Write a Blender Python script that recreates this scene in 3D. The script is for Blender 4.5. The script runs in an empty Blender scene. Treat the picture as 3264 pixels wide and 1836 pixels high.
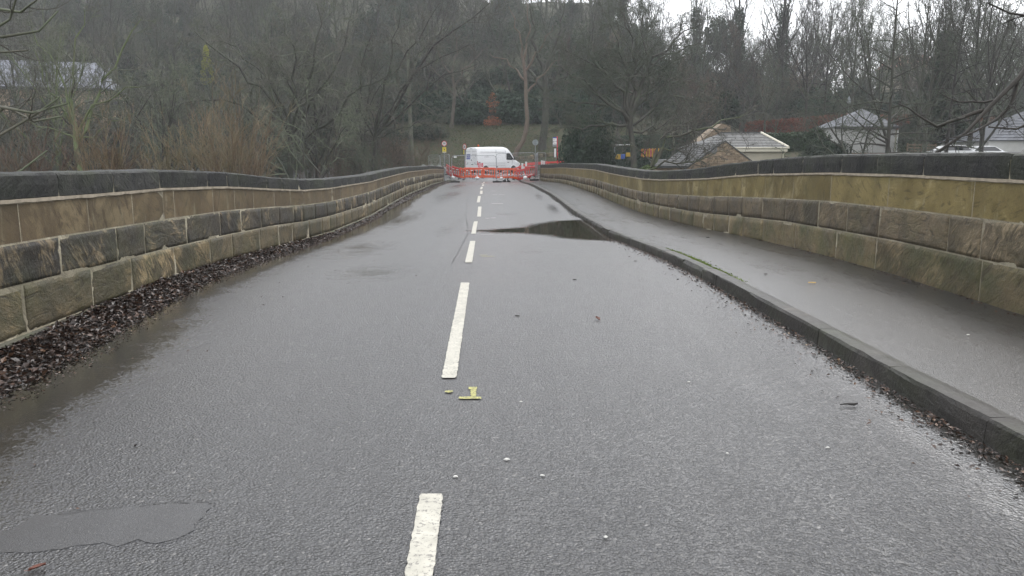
import bpy, math, random
import numpy as np
from mathutils import Vector, Matrix, noise as mnoise
R = math.radians
rng = np.random.default_rng(7)
random.seed(7)
scene = bpy.context.scene

# ------------------------------------------------------------ camera, sky, light
CAM_H, FPX, CX, CY = 1.5, 2448.0, 1632.0, 918.0
PITCH = math.atan((CY - 515.0) / FPX)
cam = bpy.data.cameras.new('camera'); camo = bpy.data.objects.new('camera', cam)
scene.collection.objects.link(camo); scene.camera = camo
camo.location = (0, 0, CAM_H); camo.rotation_euler = (math.pi / 2 - PITCH, 0, 0)
cam.sensor_fit = 'HORIZONTAL'; cam.sensor_width = 36.0; cam.lens = FPX / 3264.0 * 36.0
cam.clip_start = 0.05; cam.clip_end = 3000

world = bpy.data.worlds.new('World'); scene.world = world; world.use_nodes = True
wt = world.node_tree; wt.nodes.clear()
SUN_EL, SUN_AZ = 52.0, 35.0
sky = wt.nodes.new('ShaderNodeTexSky'); sky.sky_type = 'NISHITA'; sky.sun_disc = False
sky.sun_elevation = R(SUN_EL); sky.sun_rotation = R(SUN_AZ)
hs = wt.nodes.new('ShaderNodeHueSaturation'); hs.inputs['Saturation'].default_value = 0.25
bg1 = wt.nodes.new('ShaderNodeBackground'); bg1.inputs['Strength'].default_value = 0.05
bg2 = wt.nodes.new('ShaderNodeBackground'); bg2.inputs['Strength'].default_value = 0.86
bg2.inputs['Color'].default_value = (0.965, 0.975, 1.0, 1)      # the even cloud layer
ad = wt.nodes.new('ShaderNodeAddShader'); wo = wt.nodes.new('ShaderNodeOutputWorld')
wt.links.new(sky.outputs[0], hs.inputs['Color']); wt.links.new(hs.outputs[0], bg1.inputs['Color'])
wt.links.new(bg1.outputs[0], ad.inputs[0]); wt.links.new(bg2.outputs[0], ad.inputs[1])
wt.links.new(ad.outputs[0], wo.inputs['Surface'])
sun = bpy.data.lights.new('sun', 'SUN'); sun.energy = 0.7; sun.angle = R(25); sun.color = (1, 0.97, 0.93)
suno = bpy.data.objects.new('sun', sun); scene.collection.objects.link(suno)
suno.rotation_euler = (R(90 - SUN_EL), 0, R(180 - SUN_AZ)); suno.location = (0, 0, 60)
vs = scene.view_settings
vs.view_transform = 'Standard'; vs.look = 'None'; vs.gamma = 1; vs.exposure = 1.0; vs.use_curve_mapping = False
scene.cycles.use_denoising = True; scene.cycles.denoising_prefilter = 'ACCURATE'
scene.cycles.max_bounces = 5; scene.cycles.diffuse_bounces = 2; scene.cycles.glossy_bounces = 2
scene.cycles.transparent_max_bounces = 6; scene.cycles.volume_bounces = 0; scene.cycles.caustics_reflective = False
scene.cycles.caustics_refractive = False

# ------------------------------------------------------------ helpers: geometry
_cp, _sp = math.cos(PITCH), math.sin(PITCH)
def at(u, v, Y):
    """point seen at photo pixel (u, v) when it stands Y metres ahead"""
    a = (u - CX) / FPX; b = (CY - v) / FPX
    k = Y / (_cp + b * _sp)
    return Vector((a * k, Y, CAM_H + k * (-_sp + b * _cp)))

def ss(x, a, b):
    t = np.clip((np.asarray(x, float) - a) / (b - a), 0, 1); return t * t * (3 - 2 * t)

def link(o): scene.collection.objects.link(o); return o

def np_mesh(name, V, quads=None, tris=None, smooth=False):
    V = np.asarray(V, np.float32).reshape(-1, 3)
    q = np.asarray(quads if quads is not None else [], np.int32).reshape(-1, 4)
    t = np.asarray(tris if tris is not None else [], np.int32).reshape(-1, 3)
    me = bpy.data.meshes.new(name)
    me.vertices.add(len(V)); me.vertices.foreach_set('co', V.ravel())
    nl = q.size + t.size; npoly = len(q) + len(t)
    me.loops.add(nl); me.loops.foreach_set('vertex_index', np.concatenate([q.ravel(), t.ravel()]))
    me.polygons.add(npoly)
    st = np.concatenate([np.arange(len(q)) * 4, q.size + np.arange(len(t)) * 3]).astype(np.int32)
    me.polygons.foreach_set('loop_start', st)
    me.polygons.foreach_set('use_smooth', np.full(npoly, smooth, dtype=bool))
    me.update(calc_edges=True); me.validate()
    return me

class MB:
    """collects boxes, tubes and sheets into one mesh"""
    def __init__(s): s.v = []; s.f = []; s.n = 0
    def add(s, vs, fs):
        s.v += [tuple(p) for p in vs]; s.f += [tuple(i + s.n for i in f) for f in fs]; s.n += len(vs); return s
    def box(s, c, d, rot=None, bev=0.0):
        hx, hy, hz = d[0] / 2, d[1] / 2, d[2] / 2; c = Vector(c)
        b = min(bev, hx * .9, hy * .9, hz * .9)
        if b <= 0:
            vs = [Vector((x, y, z)) for x in (-hx, hx) for y in (-hy, hy) for z in (-hz, hz)]
            fs = [(0, 1, 3, 2), (4, 6, 7, 5), (0, 4, 5, 1), (2, 3, 7, 6), (0, 2, 6, 4), (1, 5, 7, 3)]
        else:
            vs = []; idx = {}
            for sx in (-1, 1):
                for sy in (-1, 1):
                    for sz in (-1, 1):
                        for ax in range(3):
                            p = [sx * (hx - b), sy * (hy - b), sz * (hz - b)]
                            p[ax] = (sx * hx, sy * hy, sz * hz)[ax]
                            idx[(sx, sy, sz, ax)] = len(vs); vs.append(Vector(p))
            fs = []
            for ax in range(3):
                o1, o2 = [a for a in range(3) if a != ax]
                for sg in (-1, 1):
                    q = []
                    for (a1, a2) in ((-1, -1), (1, -1), (1, 1), (-1, 1)):
                        k = [0, 0, 0]; k[ax] = sg; k[o1] = a1; k[o2] = a2; q.append(idx[(*k, ax)])
                    fs.append(tuple(q))
                    for (a2) in (-1, 1):
                        pass
            for ax in range(3):          # edge strips parallel to ax
                o1, o2 = [a for a in range(3) if a != ax]
                for s1 in (-1, 1):
                    for s2 in (-1, 1):
                        ks = []
                        for sg in (-1, 1):
                            k = [0, 0, 0]; k[ax] = sg; k[o1] = s1; k[o2] = s2; ks.append(tuple(k))
                        fs.append((idx[(*ks[0], o1)], idx[(*ks[1], o1)], idx[(*ks[1], o2)], idx[(*ks[0], o2)]))
            for sx in (-1, 1):
                for sy in (-1, 1):
                    for sz in (-1, 1):
                        fs.append(tuple(idx[(sx, sy, sz, a)] for a in range(3)))
        if rot is not None: vs = [rot @ p for p in vs]
        return s.add([p + c for p in vs], fs)
    def tube(s, pts, r, n=8, cap=True):
        pts = [Vector(p) for p in pts]; rs = r if hasattr(r, '__len__') else [r] * len(pts)
        vs = []; fs = []
        for i, p in enumerate(pts):
            t = (pts[min(i + 1, len(pts) - 1)] - pts[max(i - 1, 0)]).normalized()
            ref = Vector((0, 0, 1)) if abs(t.z) < .9 else Vector((0, 1, 0))
            a = t.cross(ref).normalized(); b = t.cross(a)
            for k in range(n):
                an = 2 * math.pi * k / n; vs.append(p + (a * math.cos(an) + b * math.sin(an)) * rs[i])
        for i in range(len(pts) - 1):
            for k in range(n):
                fs.append((i * n + k, i * n + (k + 1) % n, (i + 1) * n + (k + 1) % n, (i + 1) * n + k))
        if cap: fs.append(tuple(range(n - 1, -1, -1))); fs.append(tuple((len(pts) - 1) * n + k for k in range(n)))
        return s.add(vs, fs)
    def disc(s, c, nrm, r, th, n=32, ry=None):
        nrm = Vector(nrm).normalized(); c = Vector(c)
        return s.tube([c - nrm * th / 2, c + nrm * th / 2], r, n)
    def prism(s, poly, axis, lo, hi):
        n = len(poly); vs = []
        for z in (lo, hi):
            for (a, b) in poly:
                p = [0, 0, 0]; o = [i for i in range(3) if i != axis]; p[axis] = z; p[o[0]] = a; p[o[1]] = b; vs.append(p)
        fs = [tuple(range(n)), tuple(range(2 * n - 1, n - 1, -1))] + [(i, (i + 1) % n, n + (i + 1) % n, n + i) for i in range(n)]
        return s.add(vs, fs)
    def mesh(s, name, smooth=False):
        me = bpy.data.meshes.new(name); me.from_pydata(s.v, [], s.f)
        if smooth:
            me.polygons.foreach_set('use_smooth', np.ones(len(me.polygons), dtype=bool))
        me.update(); me.validate()
        import bmesh
        bm = bmesh.new(); bm.from_mesh(me); bmesh.ops.recalc_face_normals(bm, faces=bm.faces); bm.to_mesh(me); bm.free()
        return me
    def build(s, name, mat, parent=None, smooth=False):
        return place(name, s.mesh(name, smooth), mat, parent)

def place(name, me, mat, parent=None, loc=None):
    o = bpy.data.objects.new(name, me); link(o)
    if mat is not None and len(me.materials) == 0: me.materials.append(mat)
    if parent is not None: o.parent = parent
    if loc is not None: o.location = loc
    return o

def tag(o, label=None, cat=None, group=None, kind=None):
    if label: o['label'] = label
    if cat: o['category'] = cat
    if group: o['group'] = group
    if kind: o['kind'] = kind
    return o

def empty(name, loc, rz=0.0, label=None, cat=None, group=None):
    o = bpy.data.objects.new(name, None); link(o); o.location = loc; o.rotation_euler = (0, 0, rz)
    o.empty_display_size = 0.3
    return tag(o, label, cat, group)

def copy_tree(o, parent=None):
    c = o.copy(); link(c); c.parent = parent
    for ch in [x for x in o.children]: copy_tree(ch, c)
    return c

def text_mesh(body, size, name='lettering', extrude=0.002, bold=0.0, shear=0.0):
    cu = bpy.data.curves.new(name, 'FONT'); cu.body = body; cu.size = size; cu.align_x = 'CENTER'; cu.align_y = 'CENTER'
    cu.extrude = extrude; cu.offset = bold; cu.shear = shear
    o = bpy.data.objects.new(name, cu); link(o)
    bpy.context.view_layer.update()
    me = bpy.data.meshes.new_from_object(o.evaluated_get(bpy.context.evaluated_depsgraph_get()))
    bpy.data.objects.remove(o); me.name = name
    return me

# ------------------------------------------------------------ helpers: materials
class NT:
    def __init__(s, name):
        s.m = bpy.data.materials.new(name); s.m.use_nodes = True; s.t = s.m.node_tree; s.t.nodes.clear()
        s.out = s.t.nodes.new('ShaderNodeOutputMaterial'); s.p = s.t.nodes.new('ShaderNodeBsdfPrincipled')
        s.t.links.new(s.p.outputs[0], s.out.inputs[0])
    def n(s, typ, **kw):
        nd = s.t.nodes.new('ShaderNode' + typ)
        for k, v in kw.items():
            if hasattr(nd, k) and k not in nd.inputs: setattr(nd, k, v)
            else: s.set(nd.inputs[k], v)
        return nd
    def set(s, inp, v):
        if isinstance(v, bpy.types.NodeSocket): s.t.links.new(v, inp)
        else:
            if inp.type == 'RGBA' and len(v) == 3: v = (*v, 1)
            inp.default_value = v
    def pos(s): return s.n('NewGeometry').outputs['Position']
    def rnd(s): return s.n('ObjectInfo').outputs['Random']
    def noise(s, vec, scale, detail=4, rough=0.55, dist=0.0):
        nd = s.n('TexNoise'); s.set(nd.inputs['Vector'], vec); nd.inputs['Scale'].default_value = scale
        nd.inputs['Detail'].default_value = detail; nd.inputs['Roughness'].default_value = rough
        nd.inputs['Distortion'].default_value = dist
        return nd.outputs['Fac']
    def ramp(s, fac, stops, interp='LINEAR'):
        nd = s.n('ValToRGB'); s.set(nd.inputs[0], fac); cr = nd.color_ramp; cr.interpolation = interp
        while len(cr.elements) < len(stops): cr.elements.new(0.5)
        for e, (p, c) in zip(cr.elements, stops):
            e.position = p; e.color = (c, c, c, 1) if isinstance(c, (int, float)) else (*c, 1)
        return nd.outputs['Color']
    def mix(s, fac, a, b, mode='MIX'):
        nd = s.n('Mix'); nd.data_type = 'RGBA'; nd.blend_type = mode
        s.set(nd.inputs[0], fac); s.set(nd.inputs[6], a); s.set(nd.inputs[7], b); return nd.outputs[2]
    def math(s, op, a, b=0.0, c=None):
        nd = s.n('Math'); nd.operation = op; s.set(nd.inputs[0], a); s.set(nd.inputs[1], b)
        if c is not None: s.set(nd.inputs[2], c)
        return nd.outputs[0]
    def mapping(s, vec, scale=(1, 1, 1), rot=(0, 0, 0), loc=(0, 0, 0)):
        nd = s.n('Mapping'); s.set(nd.inputs['Vector'], vec); s.set(nd.inputs['Scale'], scale)
        s.set(nd.inputs['Rotation'], rot); s.set(nd.inputs['Location'], loc); return nd.outputs[0]
    def bump(s, h, dist, strength=1.0, normal=None):
        nd = s.n('Bump'); s.set(nd.inputs['Height'], h); nd.inputs['Distance'].default_value = dist
        s.set(nd.inputs['Strength'], strength)
        if normal is not None: s.set(nd.inputs['Normal'], normal)
        return nd.outputs[0]
    def fin(s, color=None, rough=None, normal=None, spec=None, metal=None):
        if color is not None: s.set(s.p.inputs['Base Color'], color)
        if rough is not None: s.set(s.p.inputs['Roughness'], rough)
        if normal is not None: s.set(s.p.inputs['Normal'], normal)
        if spec is not None: s.p.inputs['Specular IOR Level'].default_value = spec
        if metal is not None: s.p.inputs['Metallic'].default_value = metal
        return s.m

def plain(name, c, rough=0.5, metal=0.0, spec=0.5, var=0.12, sc=6.0):
    n = NT(name); p = n.pos(); f = n.noise(p, sc, 5)
    d = tuple(x * (1 - var) for x in c); b = tuple(min(1, x * (1 + var)) for x in c)
    return n.fin(n.ramp(f, [(0.3, d), (0.7, b)]), n.ramp(f, [(0.3, max(0, rough - .08)), (0.7, min(1, rough + .08))]), None, spec, metal)

def wet_asphalt(name, base, chip, gutter=False, lo=0.27, hi=0.5, bumpd=0.0035, drift=1.0, coat=1.0, crough=0.26):
    n = NT(name); p = n.pos()
    flat = n.mapping(p, (1, 1, 0.0))
    vo = n.n('TexVoronoi'); n.set(vo.inputs['Vector'], flat); vo.inputs['Scale'].default_value = chip
    cell = n.n('SeparateColor'); n.set(cell.inputs[0], vo.outputs['Color'])
    fine = n.noise(flat, chip * 2.3, 3)
    mid_ = n.noise(flat, chip * .33, 4, .7)
    big = n.noise(n.mapping(flat, (1.0, 0.30, 1)), 0.50, 5, 0.6, 0.8)         # drifts of standing wet
    streak = n.noise(n.mapping(flat, (2.6, 0.5, 1)), 1.1, 6, 0.68)
    dap = n.noise(n.mapping(flat, (1.0, 0.45, 1)), 7.0, 5, 0.75)
    dap2 = n.noise(n.mapping(flat, (1.0, 0.6, 1)), 38.0, 3, 0.7)
    track = n.noise(n.mapping(flat, (1.5, 0.05, 1)), 1.3, 4, 0.6)
    wet = n.math('ADD', n.math('ADD', n.math('MULTIPLY', big, 0.40), n.math('MULTIPLY', streak, 0.34)), n.math('MULTIPLY', track, .26))
    wet = n.math('ADD', wet, n.math('MULTIPLY', n.math('SUBTRACT', n.math('ADD', n.math('MULTIPLY', dap, .6), n.math('MULTIPLY', dap2, .4)), .5), .55))
    wet = n.math('MULTIPLY', n.ramp(wet, [(0.445, 0.0), (0.60, 1.0)]), drift)
    if gutter:
        at_ = n.n('Attribute'); at_.attribute_name = 'gutter'
        g = n.math('ADD', at_.outputs['Fac'], n.math('MULTIPLY', n.math('SUBTRACT', n.noise(flat, 3.0, 6, .65), .5), .55))
        g = n.math('MULTIPLY', n.ramp(g, [(0.10, 0.0), (0.85, 1.0)]), n.ramp(at_.outputs['Fac'], [(0.0, 0.0), (0.1, 1.0)]))
        wet = n.math('MAXIMUM', wet, g)
        gg = n.math('ADD', g, n.math('MULTIPLY', n.math('SUBTRACT', n.math('ADD', n.math('MULTIPLY', mid_, .5), n.math('MULTIPLY', dap2, .5)), .5), 1.9))
        film = n.ramp(gg, [(0.46, 0.0), (0.80, 1.0)])
    col = n.mix(cell.outputs[0], tuple(x * .45 for x in base), tuple(x * 1.7 for x in base))
    col = n.mix(n.ramp(vo.outputs['Distance'], [(0.42, 0.0), (0.72, 0.85)]), col, (0.008, 0.008, 0.008))
    col = n.mix(n.ramp(cell.outputs[1], [(0.985, 0.0), (0.99, 0.6)]), col, (0.22, 0.21, 0.20))
    patch = n.noise(flat, 0.9, 4)
    col = n.mix(n.ramp(patch, [(0.35, 0.3), (0.7, 0.0)]), col, (0.032, 0.030, 0.029))
    if gutter:
        col = n.mix(n.math('MULTIPLY', film, 0.8), col, (0.014, 0.012, 0.008))
    rough = n.math('SUBTRACT', n.ramp(fine, [(0.2, lo), (0.8, hi)]), n.math('MULTIPLY', wet, 0.20))
    h = n.math('ADD', n.ramp(vo.outputs['Distance'], [(0.1, 1.0), (0.7, 0.0)]), n.math('MULTIPLY', fine, 0.5))
    hh = n.math('ADD', h, n.math('MULTIPLY', mid_, 2.2))
    st = n.math('SUBTRACT', 1.0, n.math('MULTIPLY', wet, 0.80))
    cr_ = n.math('SUBTRACT', crough, n.math('MULTIPLY', wet, crough * .72))
    if gutter:
        st = n.math('MULTIPLY', st, n.math('SUBTRACT', 1.0, n.math('MULTIPLY', film, 0.86)))
        rough = n.math('MULTIPLY', rough, n.math('SUBTRACT', 1.0, n.math('MULTIPLY', film, 0.6)))
        cr_ = n.math('MULTIPLY', cr_, n.math('SUBTRACT', 1.0, n.math('MULTIPLY', film, 0.75)))
    nb = n.bump(hh, bumpd, st)
    n.set(n.p.inputs['Coat Weight'], coat); n.set(n.p.inputs['Coat Roughness'], cr_); n.p.inputs['Coat IOR'].default_value = 1.37
    n.set(n.p.inputs['Coat Normal'], nb)
    return n.fin(col, rough, nb, 0.5)

def stone(name, dark, mid, pale, pale_amt, bed=0.5, green=0.3, bumpd=0.006, rough=0.62, lichen=0.25, streaks=False, spec=.35):
    n = NT(name); p = n.pos(); r = n.rnd()
    ang = n.math('MULTIPLY', n.math('SUBTRACT', r, 0.5), 2.4)
    cr = n.n('CombineXYZ'); n.set(cr.inputs[0], ang)
    off = n.n('CombineXYZ'); n.set(off.inputs[0], n.math('MULTIPLY', r, 37.0)); n.set(off.inputs[2], n.math('MULTIPLY', r, 11.0))
    q = n.mapping(p, (1, 1, 1), cr.outputs[0], off.outputs[0])
    beds = n.noise(n.mapping(q, (1.3, 1.5, 5.5)), 1.9, 8, 0.68, 1.6)          # bedding planes, tilted block by block
    blot = n.noise(q, 2.1, 7, 0.62, 0.5)
    grain = n.noise(p, 75, 3, 0.6)
    col = n.mix(n.ramp(blot, [(0.38, 0.0), (0.6, 1.0)]), dark, mid)
    shift = n.math('MULTIPLY', n.math('SUBTRACT', r, 0.5), 0.13)
    pf = n.math('ADD', n.math('ADD', n.math('MULTIPLY', beds, bed), n.math('MULTIPLY', blot, 1 - bed)), shift)
    col = n.mix(n.ramp(pf, [(pale_amt, 0.0), (pale_amt + 0.07, 1.0)]), col, pale)
    if streaks:
        sk = n.noise(n.mapping(q, (1.5, 1.8, 0.8)), 1.6, 6, 0.65, .6)
        col = n.mix(n.ramp(sk, [(0.5, 0.0), (0.68, 0.7)]), col, tuple(x * .42 for x in mid))
        col = n.mix(n.ramp(n.noise(n.mapping(p, (4, 4, 0.9)), 2.0, 7, .7), [(0.58, 0.0), (0.68, 0.4)]), col, (0.27, 0.25, 0.17))
    gm = n.noise(p, 1.3, 6, 0.65)
    col = n.mix(n.math('MULTIPLY', n.ramp(gm, [(0.45, 0.0), (0.66, 1.0)]), green), col, (0.045, 0.060, 0.020))
    br = n.math('ADD', 0.80, n.math('MULTIPLY', n.math('FRACT', n.math('MULTIPLY', r, 7.31)), 0.4))
    col = n.mix(1.0, col, br, 'MULTIPLY')
    col = n.mix(n.ramp(grain, [(0.25, 0.38), (0.6, 0.0)]), col, tuple(x * .35 for x in dark))
    sp = n.noise(p, 26, 4, 0.7)
    col = n.mix(n.math('MULTIPLY', n.ramp(sp, [(0.66, 0.0), (0.72, 1.0)]), lichen), col, (0.34, 0.34, 0.27))
    col = n.mix(n.ramp(beds, [(.36, .75), (.46, 0.0)]), col, tuple(x * .5 for x in dark))
    h = n.math('ADD', n.math('MULTIPLY', beds, 1.1), n.math('ADD', n.math('MULTIPLY', grain, 0.3), n.math('MULTIPLY', n.noise(p, 14, 6, 0.7), 1.1)))
    return n.fin(col, n.ramp(blot, [(0.3, rough - .14), (0.7, rough + .1)]), n.bump(h, bumpd * 2.5, 0.9), spec)

def bark(name, a, b, moss, amt=0.5):
    n = NT(name); p = n.pos(); r = n.rnd()
    f = n.noise(n.mapping(p, (1, 1, .4)), 3.0, 5, 0.65)
    col = n.ramp(f, [(0.3, a), (0.7, b)])
    m = n.noise(p, 0.9, 4)
    col = n.mix(n.math('MULTIPLY', n.ramp(n.math('ADD', m, n.math('MULTIPLY', n.math('SUBTRACT', r, .5), .3)), [(0.40, 0.0), (0.62, 1.0)]), amt), col, moss)
    br = n.math('ADD', 0.72, n.math('MULTIPLY', r, 0.6))
    col = n.mix(1.0, col, br, 'MULTIPLY')
    return n.fin(col, 0.7, n.bump(n.noise(n.mapping(p, (1, 1, .25)), 14, 4), 0.02, 0.7), 0.35)

def foliage(name, a, b, c, rough=0.5):
    n = NT(name); p = n.pos()
    f = n.noise(p, 7.0, 3); g = n.noise(p, 0.8, 3)
    col = n.ramp(f, [(0.3, a), (0.5, b), (0.72, c)])
    rough = max(rough, .6)
    col = n.mix(n.ramp(g, [(0.35, 0.5), (0.6, 0.0)]), col, tuple(x * .55 for x in a))
    return n.fin(col, rough, None, 0.18)
print('helpers ok')
# ------------------------------------------------------------ levels and plan of the bridge (surveyed)
PY = [-40, 0, 5.2, 9.2, 11.2, 15.2, 17.2, 21.2, 23.2, 27.2, 29.2, 33.2, 35.2, 39.2, 45.2, 47.2, 51.2, 53.2, 57.2, 59.2, 63.2, 67, 72, 80, 88, 95]
PZ = [0, 0, 0, .045, .03, -.06, -.11, -.14, -.145, -.075, -.03, .035, .037, .04, .036, .03, -.008, -.031, -.1, -.125, -.159, -.15, 0.03, .3, .45, .6]
def prof(y): return np.interp(y, PY, PZ)
LWY = [-8, 0, 5.66, 7, 9.2, 12, 15, 17.5, 20.4, 25.5, 31.5, 40, 50, 64]
LWX = [-3.4, -3.65, -3.9, -4.03, -4.17, -4.13, -4.06, -4.08, -4.17, -4.32, -4.45, -4.68, -5.02, -5.62]
LHY = [0, 5.66, 7.5, 9.2, 10.8, 12, 13, 15, 17.4, 20.4, 25.5, 31.5, 40, 61.4, 64]
LH = dict(top=[1.41, 1.41, 1.38, 1.36, 1.33, 1.30, 1.26, 1.22, 1.24, 1.26, 1.29, 1.26, 1.22, 1.25, 1.25],
          cb=[1.19, 1.19, 1.15, 1.13, 1.11, 1.08, 1.05, 1.00, 1.02, 1.04, 1.05, 1.02, 1.00, 1.03, 1.03],
          bb=[.86, .86, .81, .77, .77, .76, .75, .72, .73, .74, .76, .76, .73, .74, .74],
          c3=[.53, .53, .46, .42, .42, .42, .43, .40, .41, .41, .42, .43, .41, .39, .39],
          c4=[.13, .13, .08, .05, .06, .06, .06, .06, .06, .06, .07, .09, .10, .12, .12])
RWY = [-8, 0, 7, 11.5, 13, 14.6, 16.3, 18.8, 21.4, 24.6, 29, 36.6, 44, 55, 64.5]
RWX = [5.1, 4.85, 4.64, 4.62, 4.62, 4.57, 4.46, 4.26, 4.05, 3.86, 3.66, 3.50, 3.42, 3.08, 2.36]
RHY = [0, 7, 9.2, 11.5, 13, 14.6, 16.3, 18.8, 21.4, 24.6, 29, 36.6, 43.7, 61, 64.5]
RH = dict(top=[1.46, 1.46, 1.45, 1.47, 1.48, 1.47, 1.44, 1.34, 1.29, 1.28, 1.28, 1.27, 1.25, 1.32, 1.32],
          cb=[1.20, 1.20, 1.19, 1.20, 1.20, 1.20, 1.16, 1.09, 1.04, 1.02, 1.00, 1.01, .98, 1.03, 1.03],
          bb=[.82, .82, .80, .80, .79, .78, .76, .71, .67, .64, .62, .60, .58, .62, .62],
          c3=[.42, .42, .41, .40, .41, .39, .37, .34, .34, .33, .31, .28, .25, .25, .25],
          c4=[0.0] * 15)
KY = [-8, 3.7, 5.7, 7.8, 10, 12.5, 15.3, 18, 22.2, 29, 42.7, 55, 62.8, 66]
KX = [2.62, 2.55, 2.53, 2.47, 2.38, 2.30, 2.16, 2.08, 2.0, 1.80, 1.38, 1.0, .74, .60]
def lwx(y): return np.interp(y, LWY, LWX)
def rwx(y): return np.interp(y, RWY, RWX)
def kx(y): return np.interp(y, KY, KX)
PATH_H = 0.10
CLY = [-8, 2.61, 5.17, 9.27, 15.2, 21.3, 27.4, 33.5, 39.2, 45.2, 52, 57.2, 64]
CLX = [0.02, -.34, -.44, -.57, -.78, -.98, -1.19, -1.38, -1.59, -1.76, -1.95, -2.12, -2.32]
def clx(y): return np.interp(y, CLY, CLX)

# ------------------------------------------------------------ terrain
def terr(x, y):
    x = np.asarray(x, float); y = np.asarray(y, float)
    zl = np.interp(y, [-60, 0, 8, 14, 42, 50, 62, 70, 80, 88, 100, 115, 200, 260, 400],
                   [-.4, -.8, -2.2, -6.2, -6.2, -4.6, -2.3, -1.0, -.1, .6, 5.6, 9, 41, 56, 66])
    zc = np.interp(y, [-60, 0, 8, 14, 42, 52, 60, 66, 72, 80, 88, 90, 100, 101.5, 115, 200, 260, 400],
                   [-.4, -.8, -2.2, -6.2, -6.2, -3.5, -.6, -.30, -.07, .2, .35, .6, 5.5, 5.9, 8.5, 38, 52, 60])
    zr = np.interp(y, [-60, 0, 8, 14, 42, 52, 62, 68, 75, 85, 95, 105, 130, 170, 200, 400],
                   [-.4, -.8, -2.2, -6.2, -6.2, -3.0, -1.0, .6, 2.3, 3.4, 5.0, 6.0, 10, 15.5, 17, 17])
    far = np.maximum(y - 66, 0)
    wr = ss(x, 12 + .06 * far, 26 + .17 * far); wl = ss(-x, 8, 16)
    return zl * wl + zc * (1 - wl) * (1 - wr) + zr * wr

def grid_mesh(name, X, Y, Z, smooth=True):
    n, m = X.shape
    V = np.stack([X, Y, Z], -1).reshape(-1, 3)
    i = np.arange(n - 1)[:, None] * m + np.arange(m - 1)[None, :]
    q = np.stack([i, i + 1, i + m + 1, i + m], -1).reshape(-1, 4)
    return np_mesh(name, V, q, smooth=smooth)

# materials of the setting
n = NT('woodland floor'); p = n.pos()
c1 = n.ramp(n.noise(p, 1.1, 6, .65), [(.36, (.024, .036, .014)), (.50, (.036, .040, .020)), (.64, (.056, .044, .028))])
c1 = n.mix(n.ramp(n.noise(p, 7, 4, .7), [(.55, 0), (.63, .8)]), c1, (.13, .085, .055))
c1 = n.mix(n.ramp(n.noise(p, 5.2, 4, .7, .4), [(.55, 0), (.62, .7)]), c1, (.055, .085, .022))
M_FLOOR = n.fin(c1, .85, n.bump(n.noise(p, 5, 5), .25, .8), .25)
xs = np.unique(np.concatenate([np.linspace(-260, -60, 30), np.linspace(-60, 70, 105), np.linspace(70, 260, 28)]))
ys = np.unique(np.concatenate([np.linspace(-60, 40, 40), np.linspace(40, 125, 86), np.linspace(125, 420, 60)]))
X, Y = np.meshgrid(xs, ys); Z = terr(X, Y)
bumpz = np.array([mnoise.noise(Vector((a * .12, b * .12, 0))) for a, b in zip(X.ravel(), Y.ravel())]).reshape(X.shape)
lumps = np.array([mnoise.noise(Vector((a * .55, b * .55, 4))) for a, b in zip(X.ravel(), Y.ravel())]).reshape(X.shape)
off_road = np.clip((np.abs(Y - 80) - 9) / 6, 0, 1)
Z = Z + (bumpz * .8 + lumps * .16) * off_road * np.clip((np.abs(X) - 6) / 4 + (Y > 90), 0, 1)
M_TERR = place('terrain', grid_mesh('terrain', X, Y, Z), M_FLOOR); tag(M_TERR, kind='structure')

n = NT('river water'); p = n.pos()
M_RIVER = n.fin((.020, .018, .010), .06, n.bump(n.noise(n.mapping(p, (.6, 2, 1)), 2.0, 4), .05, .5), .5)
mb = MB(); mb.add([(-260, 9, -4.7), (260, 9, -4.7), (260, 50, -4.7), (-260, 50, -4.7)], [(0, 1, 2, 3)])
tag(mb.build('river', M_RIVER), kind='structure')

# ------------------------------------------------------------ carriageway
def on_level(u, v, z):
    a = at(u, v, 1.0); d = a - Vector((0, 0, CAM_H)); k = (z - CAM_H) / d.z
    return (d.x * k, d.y * k)
WZ = -0.112
PUD = [on_level(u, v, WZ) for (u, v) in [(1532, 736), (1570, 734.5), (1600, 731.5), (1650, 729), (1695, 725), (1722, 717), (1750, 711), (1800, 704.5),
      (1860, 702.5), (1905, 704)]] + [(2.10, 20.6), (2.13, 19.5), (2.16, 18), (2.2, 17), (2.2, 16.0)] + \
      [on_level(u, v, WZ) for (u, v) in [(1950, 766.5), (1920, 764.5), (1885, 763.5), (1845, 760), (1810, 757.5), (1786, 752), (1760, 748), (1728, 746.5), (1700, 744), (1668, 741), (1640, 740.5), (1600, 741), (1560, 738.5)]]
PUD = np.array(PUD)
def sdist(x, y, poly):
    x = np.asarray(x, float); y = np.asarray(y, float); d = np.full(x.shape, 1e9); ins = np.zeros(x.shape, bool)
    for i in range(len(poly)):
        ax, ay = poly[i]; bx, by = poly[(i + 1) % len(poly)]
        t = np.clip(((x - ax) * (bx - ax) + (y - ay) * (by - ay)) / ((bx - ax) ** 2 + (by - ay) ** 2 + 1e-9), 0, 1)
        d = np.minimum(d, np.hypot(x - ax - t * (bx - ax), y - ay - t * (by - ay)))
        c = (ay > y) != (by > y)
        with np.errstate(divide='ignore', invalid='ignore'):
            xi = (bx - ax) * (y - ay) / (by - ay + 1e-12) + ax
        ins ^= c & (x < xi)
    return np.where(ins, -d, d)
def road_z(x, y):
    z = prof(y); s = sdist(x, y, PUD)
    w = np.exp(-np.maximum(s, 0) / .9)
    zz = WZ + np.clip(s, -.8, 1.5) * .022
    return z * (1 - w) + zz * w
ys = np.unique(np.round(np.concatenate([np.arange(-8, 14, .25), np.arange(14, 24, .1), np.arange(24, 68.01, .5)]), 3))
tt = np.linspace(0, 1, 90)
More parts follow.
